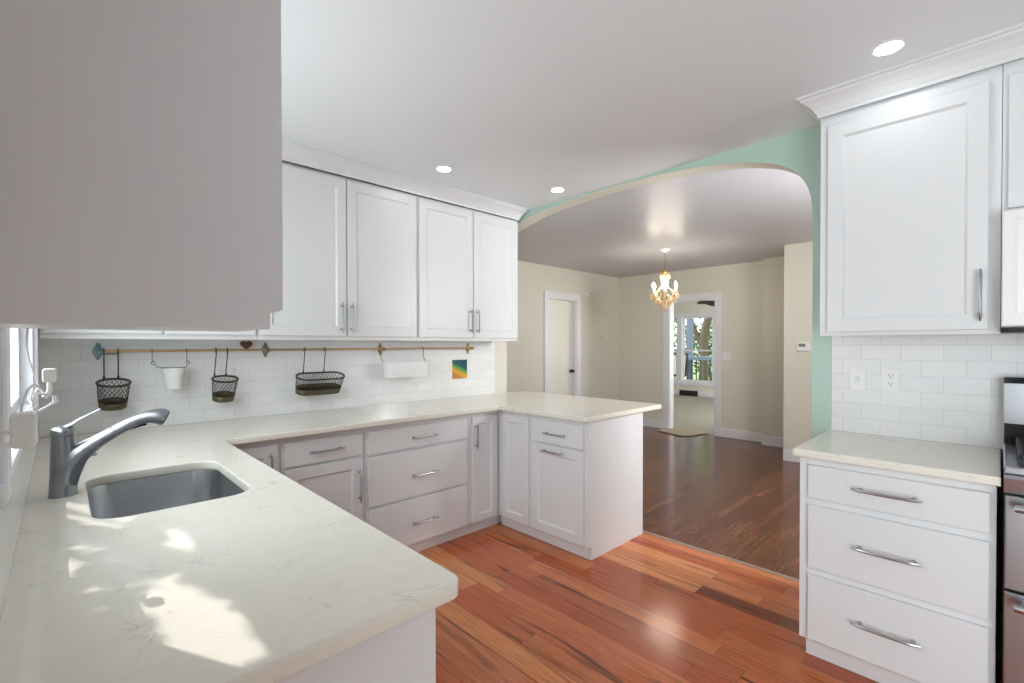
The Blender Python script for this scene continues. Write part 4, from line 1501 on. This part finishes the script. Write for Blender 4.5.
def porch_chair(label, x, y):
    t = thing('porch_chair', label, 'chair', (x, y, -0.08), 'black framed porch chairs')
    z0 = -0.08
    bm = B()
    for s in (0, 0.50):
        tube(bm, [(x - 0.02, y + s, z0 + 0.54), (x + 0.10, y + s, z0 + 1.17)], 0.03, 8)
    tube(bm, [(x + 0.10, y, z0 + 1.17), (x + 0.10, y + 0.50, z0 + 1.17)], 0.03, 8)
    tube(bm, [(x - 0.02, y, z0 + 0.54), (x - 0.02, y + 0.50, z0 + 0.54)], 0.03, 8)
    obj('back_frame', bm, M['iron'], t, True)
    bm = loops(B(), [[(x - 0.015, y + 0.03, z0 + 0.56), (x - 0.015, y + 0.47, z0 + 0.56), (x + 0.095, y + 0.47, z0 + 1.15), (x + 0.095, y + 0.03, z0 + 1.15)],
                     [(x - 0.005, y + 0.03, z0 + 0.56), (x - 0.005, y + 0.47, z0 + 0.56), (x + 0.105, y + 0.47, z0 + 1.15), (x + 0.105, y + 0.03, z0 + 1.15)]])
    obj('backrest', bm, M['sling'], t)
    obj('seat', box(B(), x - 0.5, x - 0.02, y, y + 0.50, z0 + 0.39, z0 + 0.42, 0.01), M['sling'], t)
    for px_ in (x - 0.47, x - 0.03):
        for s in (0.0, 0.50):
            obj('leg', tube(B(), [(px_, y + s, z0), (px_, y + s, z0 + (0.62 if px_ < x - 0.1 else 0.42))], 0.022, 8), M['iron'], t, True)
    for s in (0.0, 0.50):
        obj('armrest', tube(B(), [(x - 0.5, y + s, z0 + 0.63), (x + 0.03, y + s, z0 + 0.63)], 0.022, 8), M['iron'], t, True)


porch_chair('black framed porch chair outside the narrow left pane', 13.9, 3.86)
porch_chair('black framed porch chair by the post outside the wide pane', 13.0, 3.03)


def leaves(bm, c, rad, n, size, rd):
    for _ in range(n):
        v = Vector((rd.gauss(0, 1), rd.gauss(0, 1), rd.gauss(0, 1))).normalized() * (rd.random() ** 0.4)
        p = Vector(c) + Vector((v.x * rad[0], v.y * rad[1], v.z * rad[2]))
        q = Vector((rd.gauss(0, 1), rd.gauss(0, 1), rd.gauss(0, 1))).normalized()
        e1 = q.orthogonal().normalized() * size * rd.uniform(0.7, 1.3)
        e2 = q.cross(e1).normalized() * size * 0.55
        vs = [bm.verts.new(p + a) for a in (-e1, e2 - e1 * 0.1, e1, -e2 - e1 * 0.1)]
        bm.faces.new(vs)


rd = random.Random(11)
TX, TY = 20.0, 5.62
t = thing('garden_tree', 'forked tree with a thick grey trunk behind the porch railing', 'tree', (TX, TY, -0.6))
bm = tube(B(), [(TX, TY, -0.62), (TX, TY, 0.2), (TX, TY - 0.02, 0.9), (TX, TY + 0.0, 1.5), (TX, TY - 0.1, 2.1), (TX, TY - 0.35, 3.0), (TX, TY - 0.7, 4.6)], [0.24, 0.19, 0.17, 0.19, 0.17, 0.16, 0.11], 14)
obj('trunk', bm, M['bark'], t, True)
bm = tube(B(), [(TX, TY + 0.05, 1.25), (TX - 0.05, TY + 0.25, 1.7), (TX - 0.1, TY + 0.48, 2.3), (TX - 0.1, TY + 0.6, 3.2), (TX, TY + 0.9, 4.6)], [0.12, 0.11, 0.10, 0.09, 0.07], 12)
obj('branch', bm, M['bark'], t, True)
bm = B()
for c_ in ((TX + 1.5, TY + 0.4, 3.6), (TX + 1.2, TY + 2.2, 3.4), (TX + 1.4, TY - 1.8, 3.8), (TX + 0.4, TY + 0.3, 5.2), (TX + 2.2, TY + 3.6, 2.6)):
    leaves(bm, c_, (1.2, 1.3, 1.1), 900, 0.10, rd)
obj('foliage', bm, M['leaf'], t)
for lab, x, y, rr, n, m_ in (('light green shrub in the garden seen through the narrow left pane', 19.0, 8.2, (1.0, 1.5, 1.6), 2200, 'leaf'),
                             ('deep green shrub far behind the forked garden tree', 25.0, 7.4, (1.2, 2.6, 1.5), 1600, 'leaf2')):
    t = thing('garden_shrub', lab, 'shrub', (x, y, -0.6))
    bm = B()
    for k in range(6):
        a = k * 1.05
        tube(bm, [(x, y, -0.6), (x + 0.3 * math.cos(a), y + 0.5 * math.sin(a), 0.5), (x + 0.5 * math.cos(a), y + 0.9 * math.sin(a), 1.5)], [0.04, 0.03, 0.012], 6)
    obj('stems', bm, M['bark'], t, True)
    bm = B()
    leaves(bm, (x, y, 1.1), rr, n, 0.12, rd)
    obj('foliage', bm, M[m_], t)

# unseen tree added outside to shade the counter, gapped to shape the sun patches
LIT = [
    [(0.065, -1.297), (0.132, -1.481), (0.145, -1.599), (0.207, -1.659), (0.173, -1.746), (0.066, -1.502)],
    [(0.269, -1.803), (0.283, -1.918), (0.288, -2.033), (0.267, -1.998), (0.248, -1.923)],
    [(0.067, -1.777), (0.114, -1.898), (0.11, -1.943), (0.083, -1.918), (0.076, -2.036), (0.069, -1.983)],
    [(0.183, -2.082), (0.234, -2.147), (0.28, -2.293), (0.285, -2.411), (0.281, -2.498), (0.238, -2.508), (0.217, -2.443), (0.19, -2.396), (0.181, -2.292)],
    [(0.101, -1.766), (0.117, -1.797), (0.113, -1.836), (0.1, -1.81)],
]


def inside(p, ring):
    c = False
    for i in range(len(ring)):
        (xa, ya), (xb, yb) = ring[i - 1], ring[i]
        if (ya > p[1]) != (yb > p[1]) and p[0] < (xb - xa) * (p[1] - ya) / (yb - ya) + xa:
            c = not c
    return c


def near(p, ring, d):
    return inside(p, ring) or any(inside((p[0] + d * math.cos(a), p[1] + d * math.sin(a)), ring) for a in (0, 0.8, 1.6, 2.4, 3.1, 3.9, 4.7, 5.5))


rd = random.Random(5)
ext = B()
n = 0
while n < 5200:
    gx, gy = rd.uniform(-0.05, 0.75), rd.uniform(-2.75, -0.9)
    px_ = rd.uniform(-0.62, -0.36)
    k = (gx - px_) / SUN_DIR.x
    p = Vector((px_, gy, 0.914)) - Vector((0, SUN_DIR.y, SUN_DIR.z)) * k
    if any(near((gx, gy), ring, 0.012) for ring in LIT):
        continue
    q = (SUN_DIR + Vector((rd.gauss(0, 0.5), rd.gauss(0, 0.5), rd.gauss(0, 0.5)))).normalized()
    e1 = q.orthogonal().normalized() * rd.uniform(0.022, 0.034)
    e2 = q.cross(e1).normalized() * 0.022
    ext.faces.new([ext.verts.new(p + a) for a in (-e1, e2, e1, -e2)])
    n += 1
tx, ty = -0.75, 0.3
trunk = tube(B(), [(tx, ty, -0.64), (tx, ty, 1.2), (tx + 0.05, ty - 0.1, 2.4), (tx, ty - 0.2, 3.2)], [0.11, 0.09, 0.07, 0.03], 10)
for k in range(6):
    tube(trunk, [(tx + 0.05, ty - 0.1, 2.4), (tx + 0.05, ty - 0.8 + 0.3 * k, 3.0), (tx + 0.05, ty - 1.1 + 0.42 * k, 3.6)], [0.035, 0.02, 0.008], 6)
et = struct('sun_mask_tree', trunk, M['bark'], None, True)
struct('foliage', ext, M['leaf2'], et)  # leaves of the added tree, left out where the sun should pass
